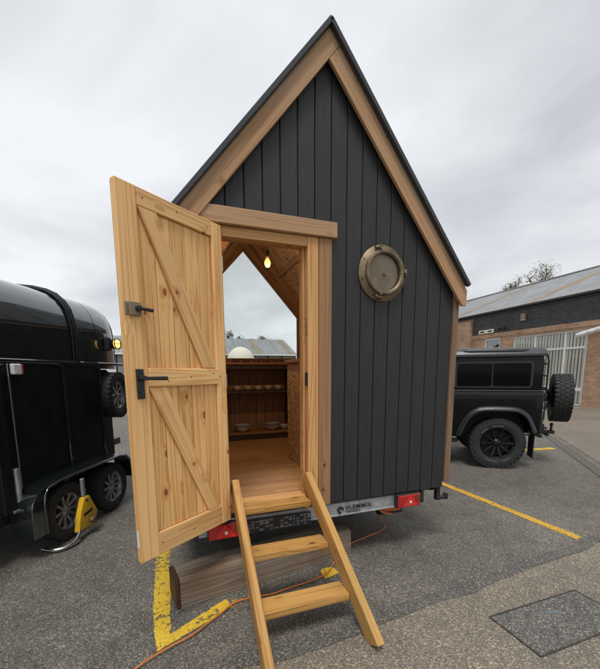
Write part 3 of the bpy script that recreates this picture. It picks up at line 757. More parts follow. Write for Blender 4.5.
def wheel(name, m, r, wdt, rim_r, spokes, rimmat, parent, blocks=0, rows=4, twin=True, face=1, lug=True):
    """axle along local z of m; face = +1/-1 the outer side"""
    bm = bmesh.new(); tyre_bm(bm, r, wdt, rim_r, m, blocks, rows)
    wh = meshpart(name, bm, 'rubber', parent, 0, 35)
    h = wdt / 2 * face
    bm = bmesh.new()
    add_lathe(bm, [(rim_r * 1.02, h * .86), (rim_r * 1.02, h * .74), (rim_r * .90, h * .55), (rim_r * .88, -h * .7), (rim_r * .94, -h * .7), (rim_r * .97, h * .5)], 40, m, True)
    for i in range(spokes):
        for dd in ((-.10, .10) if twin else (0,)):
            q = m @ Matrix.Rotation(2 * math.pi * i / spokes + dd, 4, 'Z')
            wv = rim_r * (.05 if twin else .075)
            a0, a1 = rim_r * .18, rim_r * .95
            vs = [bm.verts.new(q @ Vector(p)) for p in ((a0, -wv, h * .50), (a1, -wv * .9, h * .72), (a1, wv * .9, h * .72), (a0, wv, h * .50), (a0, -wv, h * .2), (a1, -wv * .9, h * .45), (a1, wv * .9, h * .45), (a0, wv, h * .2))]
            for f_ in ((0, 1, 2, 3), (7, 6, 5, 4), (0, 4, 5, 1), (1, 5, 6, 2), (2, 6, 7, 3), (3, 7, 4, 0)): bm.faces.new([vs[t] for t in f_])
    add_lathe(bm, [(0, h * .70), (rim_r * .15, h * .70), (rim_r * .20, h * .60), (rim_r * .30, h * .5), (rim_r * .30, h * .15), (0, h * .15)], 24, m)
    rm = meshpart('rim', bm, rimmat, wh, .002, 35)
    bm = bmesh.new(); add_lathe(bm, [(0, -h * .1), (rim_r * .86, -h * .1), (rim_r * .86, -h * .2), (0, -h * .2)], 24, m); meshpart('brake_disc', bm, 'dark_gap', wh)
    if lug:
        for i in range(5):
            a = 2 * math.pi * i / 5 + .3; q = m @ Vector((rim_r * .24 * math.cos(a), rim_r * .24 * math.sin(a), h * .48)); q2 = m @ Vector((rim_r * .24 * math.cos(a), rim_r * .24 * math.sin(a), h * .66))
            bm = bmesh.new(); add_cyl(bm, q, q2, .011, seg=6); meshpart('wheel_nut', bm, 'steel' if rimmat == 'rim_silver' else 'black_iron', wh)
    return wh
for sx in (-1, 1):
    wheel('wheel', frame((sx * .92, 1.55, .30), (0, 1, 0), (0, 0, 1)), .30, .18, .19, 5, 'rim_silver', HUT, 0, face=sx)

# ================================================================== hanging bulb, bowls, dome on the counter
bl = thing('pendant_bulb', (-.135, 1.1, 2.62), 'lit amber filament bulb hanging from the ceiling inside the hut doorway', 'light bulb')
q = (-.135, 1.1)
bm = bmesh.new(); add_cyl(bm, (*q, 2.80), (*q, 3.46), .003, seg=6); meshpart('flex', bm, 'black_plastic', bl)
bm = bmesh.new(); add_lathe(bm, [(0, 2.815), (.012, 2.81), (.02, 2.80), (.02, 2.745), (.016, 2.74), (0, 2.74)], 16, Matrix.Translation((*q, 0))); meshpart('lamp_holder', bm, 'black_plastic', bl, 0, 40)
bm = bmesh.new(); add_lathe(bm, [(.012, 2.745), (.015, 2.73), (.027, 2.705), (.031, 2.685), (.027, 2.665), (.015, 2.65), (0, 2.646)], 20, Matrix.Translation((*q, 0))); meshpart('glass_envelope', bm, 'bulb_glass', bl, 0, True)
bm = bmesh.new()
for k in range(4):
    a = k * math.pi / 2; add_cyl(bm, (q[0] + .010 * math.cos(a), q[1] + .010 * math.sin(a), 2.668), (q[0] + .006 * math.cos(a + .8), q[1] + .006 * math.sin(a + .8), 2.722), .0028, seg=6)
meshpart('filament', bm, 'bulb_glow', bl)
bld = bpy.data.lights.new('bulb_light', 'POINT'); bld.energy = 12; bld.color = (1, .72, .42); bld.shadow_soft_size = .03
blo = bpy.data.objects.new('bulb_light', bld); col.objects.link(blo); place(blo, Matrix.Translation((*q, 2.62)), bl)
def bowl(x, y, z, r, h, mat, label, group, mouth=.38, rim=None):
    bm = bmesh.new()
    add_lathe(bm, [(0, z), (r * mouth, z), (r * .45, z + h * .06), (r * .78, z + h * .4), (r * .95, z + h * .8), (r, z + h), (r * .95, z + h), (r * .88, z + h * .8), (r * .7, z + h * .42), (r * .3, z + h * .14), (0, z + h * .12)], 24, Matrix.Translation((x, y, 0)))
    o = meshpart('bowl', bm, mat, None, 0, 50); tag(o, label, 'bowl', group); return o
ordn = ['first', 'second', 'third', 'fourth', 'fifth', 'sixth']
for k, x in enumerate((-.217, -.056, .095, .246, .400)):
    bowl(x, 2.60, 1.3455, .068, .062, 'bowl', 'small pale bowl on the upper shelf in the hut, %s from the door side' % ordn[k], 'bowls on the upper shelf')
bowl(-.149, 2.62, .7355, .118, .075, 'bowl', 'wide pale bowl on the bottom shelf, lower of the pair nearest the door', 'bowls on the bottom shelf')
bowl(-.149, 2.62, .775, .128, .065, 'bowl_blue', 'grey-rimmed bowl nested on top of the pair nearest the door', 'bowls on the bottom shelf')
bowl(.295, 2.62, .7355, .118, .075, 'bowl', 'pale bowl under the tilted blue bowl on the bottom shelf', 'bowls on the bottom shelf')
bb = bowl(.305, 2.62, .772, .128, .07, 'bowl_blue', 'blue-grey bowl sitting tilted in a pale bowl on the bottom shelf', 'bowls on the bottom shelf')
bowl(.50, 2.63, .7355, .075, .07, 'bowl', 'small bowl beside the OSB panel at the end of the bottom shelf', 'bowls on the bottom shelf')
for k, x in enumerate((-.225, -.08, .065, .21, .355, .49)):
    bowl(x, 2.545, 1.7455, .069, .055, 'bowl_brown', 'brown bowl on the counter below the window, %s from the door side' % ordn[k], 'brown bowls along the counter edge', .5)
bm = bmesh.new(); TKX, TKY = 1.62, 12.0
add_lathe(bm, [(0, 2.66), (.12, 2.645), (.25, 2.595), (.37, 2.51), (.47, 2.39), (.54, 2.24), (.565, 2.08), (.57, 1.9), (.57, .12), (.55, .02), (0, .0)], 36, Matrix.Translation((TKX, TKY, 0)))
DT = thing('domed_tank', (TKX, TKY, 0), 'pale cream domed top seen through the hut window, above the counter', 'tank')
meshpart('shell', bm, 'cream', DT, 0, 50)
for z in (.5, 1.3):
    bm = bmesh.new(); add_lathe(bm, [(.571, z), (.59, z + .01), (.59, z + .05), (.571, z + .06)], 36, Matrix.Translation((TKX, TKY, 0)), True); meshpart('band', bm, 'cream', DT, 0, 40)

# ================================================================== wooden steps
STP = thing('wooden_steps', (-.4, -.45, 0), 'small open wooden steps of yellowish timber leading up to the hut door', 'steps')
for nm, xt, xf in (('r', -.150, -.062), ('l', -.712, -.705)):
    a = Vector((xt, .0, .80)); b = Vector((xf, -.86, .045)); d = (b - a).normalized()
    wd = Vector((0, -d.z, d.y)); wd = wd if wd.z > 0 else -wd
    ex = d; L = (b - a).length; hw = .062
    # square at the top, cut to the ground at the foot
    ey = (wd - ex * wd.dot(ex)).normalized()
    pl = [(0, -hw), (0, hw)]
    # foot cut along z = .003
    t_up = (.003 - a.z - ey.z * hw) / ex.z; t_dn = (.003 - a.z + ey.z * hw) / ex.z
    tt = min(t_up, L + .05)
    zq = a.z + ex.z * tt + ey.z * hw
    pl = [(0, -hw), (0, hw), (tt, hw)]
    e2 = hw - (zq - .003) / max(ey.z, .2) * 0
    tz = (.003 - a.z + ey.z * hw * .55) / ex.z
    pl += [(tz, -hw * .55), (t_dn, -hw)]
    bm = bmesh.new(); add_prism(bm, pl, -.025, .025)
    link('stringer', finish(bm, .004, 1, name='stringer'), 'step_wood', STP, frame(a, ex, ey))
for z, y0, y1, xl, xr in ((.643, -.125, .0, -.688, -.162), (.430, -.385, -.245, -.683, -.138), (.210, -.655, -.505, -.682, -.112)):
    boxo('tread', xl, xr, y0, y1, z - .042, z, 'step_wood', STP, .005, 'x', 2)
    for x in (xl + .012, xr - .034): boxo('tread_cleat', x, x + .022, y0 + .02, y1 - .01, z - .075, z - .0425, 'step_wood', STP, .003, 'y')
# ================================================================== old sleeper on the ground
sa = math.atan2(.26, 1.41); ex = Vector((math.cos(sa), math.sin(sa), 0)); ey = Vector((-math.sin(sa), math.cos(sa), 0)); o = Vector((-1.153, -.142, .004))
SLP = thing('old_sleeper', o + ex * .7, 'heavy weathered grey sleeper with a brown sawn end, lying under the hut door', 'sleeper')
bm = bmesh.new(); add_prism(bm, [(0, 0), (0, .195), (.028, .215), (.22, .212), (.245, .195), (.245, 0)], .03, 1.50)
bmesh.ops.subdivide_edges(bm, edges=[e for e in bm.edges if e.calc_length() > 1], cuts=26)
for v_ in bm.verts:
    nz = mnoise.noise_vector(v_.co * Vector((9, 9, 3.0))); v_.co += Vector((nz.x * .009, nz.y * .009, nz.z * .004 if .05 < v_.co.z < 1.48 else 0))
mm = Matrix((ey, Vector((0, 0, 1)), ex)).transposed().to_4x4(); mm.translation = o
me = finish(bm, 0, name='sleeper')
me.transform(Matrix(((0, 0, 1, 0), (1, 0, 0, 0), (0, 1, 0, 0), (0, 0, 0, 1))))          # grain on local x
mm2 = Matrix((ex, ey, Vector((0, 0, 1)))).transposed().to_4x4(); mm2.translation = o
link('beam', me, 'sleeper_wood', SLP, mm2)
bm = bmesh.new(); add_prism(bm, [(.002, .003), (.002, .198), (.03, .213), (.218, .210), (.243, .197), (.243, .003)], 0, .029, Matrix(((0, 0, 1, 0), (1, 0, 0, 0), (0, 1, 0, 0), (0, 0, 0, 1))))
link('sawn_end', finish(bm, .006, 1, name='sawn_end'), 'wet_end', SLP, mm2)

# ================================================================== extension cable and connector
cp = [(-1.75, -.95, .012), (-1.55, -.74, .012), (-1.352, -.568, .022), (-1.20, -.49, .024), (-1.07, -.43, .018), (-.988, -.372, .02), (-.87, -.29, .02), (-.771, -.216, .02), (-.62, -.205, .02), (-.5, -.215, .02), (-.358, -.189, .02),
      (-.20, -.17, .02), (-.06, -.13, .02), (.021, -.077, .02), (.13, .05, .012), (.26, .17, .012), (.385, .262, .012), (.6, .33, .012), (.80, .39, .012), (.90, .46, .012), (.935, .54, .02), (.92, .60, .08), (.91, .56, .16)]
bm = bmesh.new(); add_tube(bm, spline(cp, 6), .0052, 8)
tag(meshpart('extension_cable', bm, 'cable_orange', None, 0, 60), 'thin orange extension cable trailing over the ground from under the hut', 'cable')
CN = thing('cable_connector', (.93, .42, .2), 'orange and black cable connector hanging under the hut chassis', 'connector')
bm = bmesh.new(); add_box(bm, .80, 1.02, .38, .47, .205, .265, Matrix.Translation((0, 0, 0))); meshpart('housing', bm, 'orange_plastic', CN, .012, 40, seg=2)
bm = bmesh.new(); add_box(bm, .78, 1.06, .39, .46, .178, .2045); add_cyl(bm, (.91, .425, .266), (.91, .425, .43), .012); meshpart('bracket', bm, 'black_plastic', CN, .004)
bm = bmesh.new(); add_tube(bm, spline([(.80, .42, .235), (.77, .40, .25), (.76, .36, .25), (.80, .35, .22), (.9, .36, .19)], 5), .009, 8); meshpart('cable_loop', bm, 'cable_orange', CN, 0, 60)

# ================================================================== inspection cover
IC = thing('inspection_cover', (1.18, -1.09, 0), 'square asphalt-filled inspection cover with thin steel edge in the foreground', 'manhole cover')
cx0, cx1, cy0, cy1 = .768, 1.592, -1.268, -.918
bm = bmesh.new()
for a in ((cx0, cx1, cy0, cy0 + .007), (cx0, cx1, cy1 - .007, cy1), (cx0, cx0 + .007, cy0 + .0071, cy1 - .0071), (cx1 - .007, cx1, cy0 + .0071, cy1 - .0071)): add_box(bm, *a, .0, .0115)
meshpart('rim', bm, 'eye_dark', IC)
bm = bmesh.new(); add_box(bm, cx0 + .010, cx1 - .010, cy0 + .010, cy1 - .010, .001, .0095); meshpart('infill', bm, 'cover_fill', IC)
for q in ((1.20, -1.03),):
    bm = bmesh.new(); add_box(bm, -.055, .055, -.014, .014, 0.0096, .0125, Matrix.Translation((*q, 0)) @ Matrix.Rotation(-.25, 4, 'Z')); meshpart('lifting_eye', bm, 'eye_steel', IC, .002)

# ================================================================== off-road vehicle on the right
F[0] = Matrix.Translation((3.87, 1.71, 0)) @ Matrix.Rotation(-.62, 4, 'Z')
TK = thing('offroad_vehicle', (-1.1, .9, 0), 'boxy dark green off-road vehicle with a spare wheel on its tail', 'car')
Y0, Y1 = .075, 1.665
def arch(cx, cz, r, a0, a1, n=14): return [(cx + r * math.cos(R(a0 + (a1 - a0) * i / n)), cz + r * math.sin(R(a0 + (a1 - a0) * i / n))) for i in range(n + 1)]
prof = [(.61, .60), (.61, 1.262), (-.93, 1.262)]
prof += [(-1.62, 1.262), (-1.70, 1.21), (-2.85, 1.16), (-2.93, 1.08), (-2.93, .62)]
ARC = [(-.56, .52), (-.50, .70), (-.42, .84), (-.33, .915), (-.22, .945), (0, .952), (.20, .945), (.30, .915), (.39, .84), (.455, .70), (.495, .60)]
ARCS = [(p.x, p.y) for p in spline([Vector((a, b, 0)) for a, b in ARC], 3)]
prof += [(-2.88, .52)] + [(a - 2.36, b) for a, b in ARCS[1:-1]] + [(-1.85, .50), (-.60, .50)] + ARCS + [(.55, .585)]
fl_ = frame((0, 0, 0), (1, 0, 0), (0, 0, 1))                # local z -> -y
bm = bmesh.new(); add_prism(bm, prof[::-1], -Y1, -Y0, fl_); BODY = meshpart('body', bm, 'truck_paint', TK, .018, 30, seg=2)
bm = bmesh.new(); cabp = [(-1.60, 1.264), (.60, 1.264), (.588, 1.86), (-1.36, 1.86)]
add_prism(bm, cabp, -(Y1 - .035), -(Y0 + .035), fl_); meshpart('cabin', bm, 'truck_paint', BODY, .02, 30, seg=2)
# roof: crowned section
sec = [(Y0 + .015, 1.845), (Y0 + .015, 1.868), (Y0 + .06, 1.93), (Y0 + .13, 1.968), (Y0 + .4, 1.99), ((Y0 + Y1) / 2, 1.998)]
sec = sec + [(Y0 + Y1 - a, z) for a, z in sec[-2::-1]]
bm = bmesh.new(); fr_ = frame((-1.40, 0, 0), (0, 1, 0), (0, 0, 1)); add_prism(bm, sec, 0, 2.02, fr_); RF = meshpart('roof', bm, 'truck_roof', TK, .012, 30, seg=2)
bm = bmesh.new()                                           # raised pressing along the roof edge
add_tube(bm, spline([(-.58, Y0 + .068, 1.915), (-.5, Y0 + .062, 1.918), (.38, Y0 + .062, 1.918), (.47, Y0 + .068, 1.915)], 4), [.004, .014, .02, .024] + [.026] * 5 + [.024, .02, .014, .004][0:4], 10) if False else add_tube(bm, [(-.62, Y0 + .085, 1.925), (-.56, Y0 + .07, 1.925), (-.48, Y0 + .064, 1.925), (.28, Y0 + .064, 1.925), (.36, Y0 + .07, 1.925), (.42, Y0 + .085, 1.925)], [.008, .026, .034, .034, .026, .008], 12)
meshpart('roof_pressing', bm, 'truck_roof', RF, 0, True)
boxo('rain_gutter', -1.40, .618, Y0 - .002, Y0 + .0345, 1.828, 1.8445, 'truck_trim', TK, .004)
boxo('waist_rail', -1.60, .620, Y0 - .014, Y0 - .0005, 1.205, 1.262, 'truck_trim', TK, .010, seg=2)
boxo('waist_capping', -1.60, .615, Y0 + .003, Y0 + .0345, 1.264, 1.292, 'truck_trim', TK, .008)
boxo('sill_guard', -1.85, -.58, Y0 + .02, Y0 + .08, .40, .47, 'black_plastic', TK, .015)
# side window: rounded rubber surround with two panes
def rrect(x0, x1, z0, z1, r, n=6):
    o = []
    for cx_, cz_, a in ((x1 - r, z1 - r, 0), (x0 + r, z1 - r, 90), (x0 + r, z0 + r, 180), (x1 - r, z0 + r, 270)):
        o += [(cx_ + r * math.cos(R(a + 90 * i / n)), cz_ + r * math.sin(R(a + 90 * i / n))) for i in range(n + 1)]
    return o
bm = bmesh.new(); add_prism(bm, rrect(-.69, .455, 1.325, 1.755, .055), 0, .012, frame((0, Y0 + .0345, 0), (1, 0, 0), (0, 0, 1)))
SW = meshpart('side_window', bm, 'rubber', TK, .004)
for a, b in ((-.655, -.135), (-.115, .42)):
    bm = bmesh.new(); add_prism(bm, rrect(a, b, 1.358, 1.722, .03), 0, .0045, frame((0, Y0 + .022, 0), (1, 0, 0), (0, 0, 1))); meshpart('pane', bm, 'dark_glass', SW, .001)
# door, door window, windscreen, headlamps, bumper on the part of the vehicle behind the hut
bm = bmesh.new(); add_prism(bm, rrect(-1.50, -.76, 1.325, 1.755, .04), 0, .01, frame((0, Y0 + .0345, 0), (1, 0, 0), (0, 0, 1))); meshpart('door_window', bm, 'dark_glass', TK, .002)
bm = bmesh.new(); add_box(bm, -1.56, -.80, Y0 - .010, Y0 - .0008, .56, 1.20); DR = meshpart('door', bm, 'truck_paint', TK, .006)
bm = bmesh.new(); add_box(bm, -.95, -.86, Y0 - .03, Y0 - .0105, 1.08, 1.11); meshpart('door_handle', bm, 'black_plastic', DR, .004)
bm = bmesh.new(); ws = frame((-1.585, 0, 1.30), (0, -1, 0), (.24, 0, .55)); add_box(bm, -(Y1 - .12), -(Y0 + .12), 0, .56, 0.004, .016, ws); meshpart('windscreen', bm, 'dark_glass', TK)
boxo('front_bumper', -3.08, -2.935, Y0 - .02, Y1 + .02, .52, .68, 'black_plastic', TK, .02)
for y in (.32, 1.42):
    bm = bmesh.new(); add_cyl(bm, (-2.97, y, .93), (-2.931, y, .93), .09, seg=24); meshpart('headlight', bm, 'white_plastic', TK, .006, 40)
# wheel-arch flares (swept band)
for cx_ in (0, -2.36):
    bm = bmesh.new(); r0 = .50 if cx_ == 0 else .47
    A = [(a + cx_, b) for a, b in ARCS]; secs = []
    for (px_, pz_) in A:
        d = Vector((px_ - cx_, 0, (pz_ - .44) * 1.25)).normalized(); base = Vector((px_, 0, pz_))
        secs.append([base + Vector((0, Y0 - .004, 0)), base + Vector((0, Y0 - .075, 0)), base + d * .028 + Vector((0, Y0 - .078, 0)), base + d * .070 + Vector((0, Y0 - .045, 0)), base + d * .085 + Vector((0, Y0 - .004, 0))])
    rows_ = [[bm.verts.new(p) for p in s_] for s_ in secs]
    for a, b in zip(rows_, rows_[1:]):
        for k in range(5): bm.faces.new((a[k], a[(k + 1) % 5], b[(k + 1) % 5], b[k]))
    bm.faces.new(rows_[0]); bm.faces.new(rows_[-1][::-1])
    meshpart('wheel_arch_flare', bm, 'truck_trim', TK, .004, 35)
    boxo('wheel_arch_liner', cx_ - .53, cx_ + .53, .42, 1.30, .50, 1.15, 'dark_gap', TK, 0)
for cx_, yy, fc in ((0, .135, 1), (-2.36, .135, 1), (0, 1.60, -1), (-2.36, 1.60, -1)):
    wh = wheel('wheel', frame((cx_, yy, .416), (1, 0, 0), (0, 0, 1)), .413, .255, .255, 10, 'rim_black', TK, 34, 4, False, face=fc)
    if fc > 0 and cx_ == 0:                                  # pale raised lettering arcs on the sidewall
        fmw = frame((cx_, yy, .416), (1, 0, 0), (0, 0, 1))
        for a0, nn in ((78, 7), (125, 5), (238, 8), (290, 5)):
            for i in range(nn):
                bm = bmesh.new(); q_ = fmw @ Matrix.Rotation(R(a0 + i * 4.6), 4, 'Z'); add_box(bm, .288, .306, -.008, .007, .1255, .1285, q_); meshpart('tyre_lettering', bm, 'plate_mark', wh)
bm = bmesh.new(); add_cyl(bm, (0, .2, .41), (0, 1.55, .41), .05); add_cyl(bm, (-2.36, .2, .41), (-2.36, 1.55, .41), .05); add_box(bm, -2.9, .60, .45, .53, .50, .598); add_box(bm, -2.9, .60, 1.2, 1.28, .50, .598); meshpart('chassis', bm, 'black_plastic', TK)
bm = bmesh.new()
for k in range(15): add_cyl(bm, (-.80 + k * .095, Y0 - .0005, 1.185), (-.80 + k * .095, Y0 - .003, 1.185), .005, seg=6)
for k in range(6): add_cyl(bm, (.575, Y0 - .0005, .66 + k * .09), (.575, Y0 - .003, .66 + k * .09), .005, seg=6)
meshpart('rivets', bm, 'truck_trim', TK, kind='stuff')
# tail: lights, rear door, spare wheel, hinges, ladder-like carrier, tow hitch, mud flap, exhaust
for z, mt in ((1.165, 'red_lens'), (1.065, 'white_plastic'), (.965, 'white_plastic'), (.80, 'amber_lens')):
    for y in (Y0 + .09, Y1 - .09):
        bm = bmesh.new(); add_lathe(bm, [(0, .045), (.022, .042), (.036, .03), (.040, 0), (0, 0)], 18, frame((.6115, y, z), (0, 1, 0), (0, 0, 1))); meshpart('tail_light', bm, mt, TK, 0, 40)
boxo('rear_corner_trim', .599, .622, Y0 - .004, Y0 + .03, .60, 1.20, 'truck_trim', TK, .004, 'z')
boxo('rear_door', .6115, .637, .50, 1.25, .62, 1.80, 'truck_paint', TK, .01)
bm = bmesh.new(); add_prism(bm, rrect(.56, 1.19, 1.33, 1.72, .05), .638, .644, frame((0, 0, 0), (0, 1, 0), (0, 0, 1))); meshpart('rear_window', bm, 'dark_glass', TK, .001)
wheel('spare_wheel', frame((1.065, .66, 1.14), (.22, .975, 0), (0, 0, 1)), .405, .255, .24, 10, 'rim_black', TK, 34, 4, False, face=1)
bm = bmesh.new()
for z in (.95, 1.30): add_tube(bm, [(.638, .45, z), (.78, .47, z), (.94, .70, 1.14)], .022, 8)
add_cyl(bm, (.80, .70, 1.14), (.955, .70, 1.14), .07); meshpart('spare_carrier', bm, 'black_iron', TK, 0, 40)
bm = bmesh.new(); add_tube(bm, [(.64, .16, .72), (.67, .16, .85), (.67, .15, 1.75), (.64, .15, 1.86), (.58, .15, 1.90)], .014, 8); add_tube(bm, [(.64, .36, .72), (.67, .36, .85), (.67, .35, 1.75), (.64, .35, 1.86), (.58, .35, 1.90)], .014, 8)
for k in range(5): add_cyl(bm, (.67, .155, .95 + k * .19), (.67, .355, .95 + k * .19), .011, seg=8)
meshpart('rear_ladder', bm, 'black_iron', TK, 0, 40)
boxo('rear_crossmember', .55, .65, Y0 + .06, Y1 - .06, .555, .60, 'black_plastic', TK, .006)
HM = Matrix.Translation((-.15, -.22, -.02))
bm = bmesh.new(); add_box(bm, .80, .90, .78, .94, .50, .68, HM); add_box(bm, .88, 1.16, .81, .91, .545, .60, HM); add_cyl(bm, HM @ Vector((1.12, .86, .595)), HM @ Vector((1.12, .86, .68)), .018); add_lathe(bm, [(0, .056), (.02, .05), (.03, .028), (.022, .006), (0, 0)], 16, HM @ Matrix.Translation((1.12, .86, .675)))
add_cyl(bm, HM @ Vector((1.02, .80, .64)), HM @ Vector((1.02, .99, .64)), .018); add_cyl(bm, HM @ Vector((1.04, .76, .53)), HM @ Vector((1.04, .96, .53)), .026); add_box(bm, .92, .97, .74, .98, .58, .72, HM); meshpart('tow_hitch', bm, 'black_iron', TK, .003, 40)
bm = bmesh.new(); add_tube(bm, [(.45, .30, .56), (.62, .30, .56), (.66, .25, .545), (.70, .20, .54)], .032, 12); meshpart('exhaust', bm, 'steel', TK, 0, 50)
bm = bmesh.new(); add_box(bm, .545, .56, .12, .36, .18, .57); meshpart('mud_flap', bm, 'rubber', TK, .003)
bm = bmesh.new(); add_box(bm, .545, .56, 1.36, 1.6, .16, .56); meshpart('mud_flap', bm, 'rubber', TK, .003)
F[0] = Matrix.Identity(4)

# ================================================================== black horse trailer on the left
F[0] = Matrix.Translation((-2.094, 1.329, 0)) @ Matrix.Rotation(1.164, 4, 'Z')
HT = thing('horse_trailer', (-.3, 1.0, 0), 'glossy black horse trailer with a rounded roof parked left of the hut', 'trailer')
half = [(.20, .42), (.20, 1.95), (.202, 2.06), (.215, 2.16), (.245, 2.26), (.295, 2.34), (.37, 2.41), (.47, 2.455), (.62, 2.49), (.80, 2.51), (1.0, 2.518)]
secf = half + [(2.0 - k, z) for k, z in half[-2::-1]]
fx = lambda s_: frame((s_, 0, 0), (0, 1, 0), (0, 0, 1))
bm = bmesh.new(); add_prism(bm, secf, -2.3, .94, frame((0, 0, 0), (0, 1, 0), (0, 0, 1)))
SH = meshpart('body_shell', bm, 'trailer_black', HT, .01, 35)
# nose: upper section carried on over the drawbar with a rounded front
top_ = [p for p in half if p[1] >= 1.9]; prev = None; bm = bmesh.new(); rings = []
for s_, k in ((.9405, 1.0), (1.15, 1.0), (1.28, .985), (1.36, .95), (1.41, .89), (1.43, .80)):
    ps = [(.20, 1.66)] + top_; ps = ps + [(2.0 - a, z) for a, z in ps[-2::-1]]
    rings.append([bm.verts.new((s_, 1.0 + (a - 1.0) * k, 1.66 + (z - 1.66) * (k if z > 1.7 else 1))) for a, z in ps])
for A, B in zip(rings, rings[1:]):
    for i in range(len(A)): bm.faces.new((A[i], A[(i + 1) % len(A)], B[(i + 1) % len(A)], B[i]))
bm.faces.new(rings[0]); bm.faces.new(rings[-1][::-1]); meshpart('nose', bm, 'trailer_black', HT, 0, 45)
def hoop(s_, r, grow=.012):
    bm = bmesh.new(); pts_ = [(s_, k - grow if k < .9 else k, z + (grow if z > 2.2 else 0)) for k, z in half if z > 1.7]
    pts_ = [(s_, .20 - grow, 1.72)] + pts_; pts_ += [(s_, 2.0 - k, z) for _, k, z in pts_[-2::-1]]
    add_tube(bm, pts_, r, 8); return meshpart('roof_hoop', bm, 'trailer_matt', HT, 0, 60)
hoop(.56, .028); hoop(.515, .014); hoop(1.30, .008, -.02)
boxo('rub_rail', -2.3, 1.40, .165, .1995, 1.70, 1.735, 'trailer_black', HT, .008)
for s_ in (-1.4, -.30, .33, .915):
    boxo('panel_trim', s_ - .018, s_ + .018, .178, .1995, .60, 1.699, 'trailer_black', HT, .006, 'z')
boxo('lower_panel', -2.28, .895, .188, .1996, .62, 1.68, 'trailer_matt', HT, .003)
# rear tailgate edge fittings at the near end of the side
boxo('ramp_post', -.56, -.44, .12, .1775, .45, 1.78, 'trailer_matt', HT, .01, 'z')
bm = bmesh.new(); add_cyl(bm, (-.41, .13, .50), (-.41, .13, .82), .024); add_cyl(bm, (-.41, .13, .30), (-.41, .13, .50), .012); meshpart('gas_strut', bm, 'galv', HT, 0, 40)
bm = bmesh.new(); add_box(bm, -.50, -.33, .10, .16, .455, .48); meshpart('latch', bm, 'steel', HT, .004)
bm = bmesh.new(); add_box(bm, -.31, -.225, .13, .17, 1.60, 1.69); ML = meshpart('marker_lamp', bm, 'white_plastic', HT, .008)
bm = bmesh.new(); add_box(bm, -.223, -.205, .132, .168, 1.605, 1.685); meshpart('red_lens', bm, 'red_lens', ML, .004)
bm = bmesh.new()
for s_ in (-.30, .33, .915):
    for k in range(12): add_cyl(bm, (s_, .178, .66 + k * .09), (s_, .1755, .66 + k * .09), .0045, seg=6)
for k in range(28): add_cyl(bm, (-.7 + k * .075, .165, 1.718), (-.7 + k * .075, .1625, 1.718), .004, seg=6)
for k in range(9): add_cyl(bm, (.44 + .0 * k, .199, 1.76 + k * .03), (.44, .197, 1.76 + k * .03), .0035, seg=6)
meshpart('rivets', bm, 'truck_trim', HT, kind='stuff')
# side lamp on the nose
bm = bmesh.new(); add_box(bm, 1.06, 1.12, .13, .199, 1.88, 2.04); LM = meshpart('side_lamp', bm, 'black_plastic', HT, .012)
bm = bmesh.new(); q = Vector((1.15, .09, 1.965)); dd = Vector((-.12, -.99, 0)).normalized()
add_cyl(bm, q - dd * .06, q, .055, .065, 18); meshpart('lamp_body', bm, 'black_iron', LM, .004, 40)
bm = bmesh.new(); fq = frame(q, dd.cross(Vector((0, 0, 1))), (0, 0, 1)); fz = (fq.to_3x3() @ Vector((0, 0, 1))).dot(dd)
add_lathe(bm, [(0, .045 * fz), (.03, .038 * fz), (.05, .018 * fz), (.056, 0)], 20, fq); meshpart('lamp_lens', bm, 'lamp_glow', LM, 0, 60)
bm = bmesh.new(); ringp = [(q + dd * .02 + (fq.to_3x3() @ Vector((math.cos(t) * .062, math.sin(t) * .062, 0)))) for t in [i * math.pi / 8 for i in range(17)]]; add_tube(bm, ringp, .007, 6)
for t in (0, math.pi / 2):
    u = fq.to_3x3() @ Vector((math.cos(t), math.sin(t), 0)); add_tube(bm, [q + u * .062 + dd * .02, q + u * .035 + dd * .055, q - u * .035 + dd * .055, q - u * .062 + dd * .02], .004, 6)
meshpart('lamp_guard', bm, 'brass', LM, 0, 60)
# spare wheel under the nose, turned out
sd2 = Vector((.12, -.99, 0)).normalized(); wheel('spare_wheel', frame((1.20, .22, 1.335), Vector((0, 0, 1)).cross(sd2) * -1, (0, 0, 1)), .285, .19, .17, 8, 'rim_silver', HT, 30, 3, False,
    face=1 if frame((0, 0, 0), Vector((0, 0, 1)).cross(sd2) * -1, (0, 0, 1)).to_3x3().col[2].dot(sd2) > 0 else -1)
bm = bmesh.new(); add_cyl(bm, (.94, .45, 1.335), (1.15, .30, 1.335), .03); meshpart('spare_bracket', bm, 'black_iron', HT)
bm = bmesh.new(); add_prism(bm, [(.94, .25), (.94, 1.75), (2.2, 1.06), (2.2, .94)], .40, .50); meshpart('drawbar', bm, 'trailer_black', HT, .01)
bm = bmesh.new(); add_cyl(bm, (1.9, 1.0, .01), (1.9, 1.0, .6), .03); add_box(bm, 2.1, 2.5, .95, 1.05, .44, .54); add_cyl(bm, (1.9, .96, .11), (1.9, 1.04, .11), .1); meshpart('jockey_wheel', bm, 'black_iron', HT)
boxo('front_locker', .945, 1.37, .34, 1.66, .505, 1.655, 'trailer_matt', HT, .03)
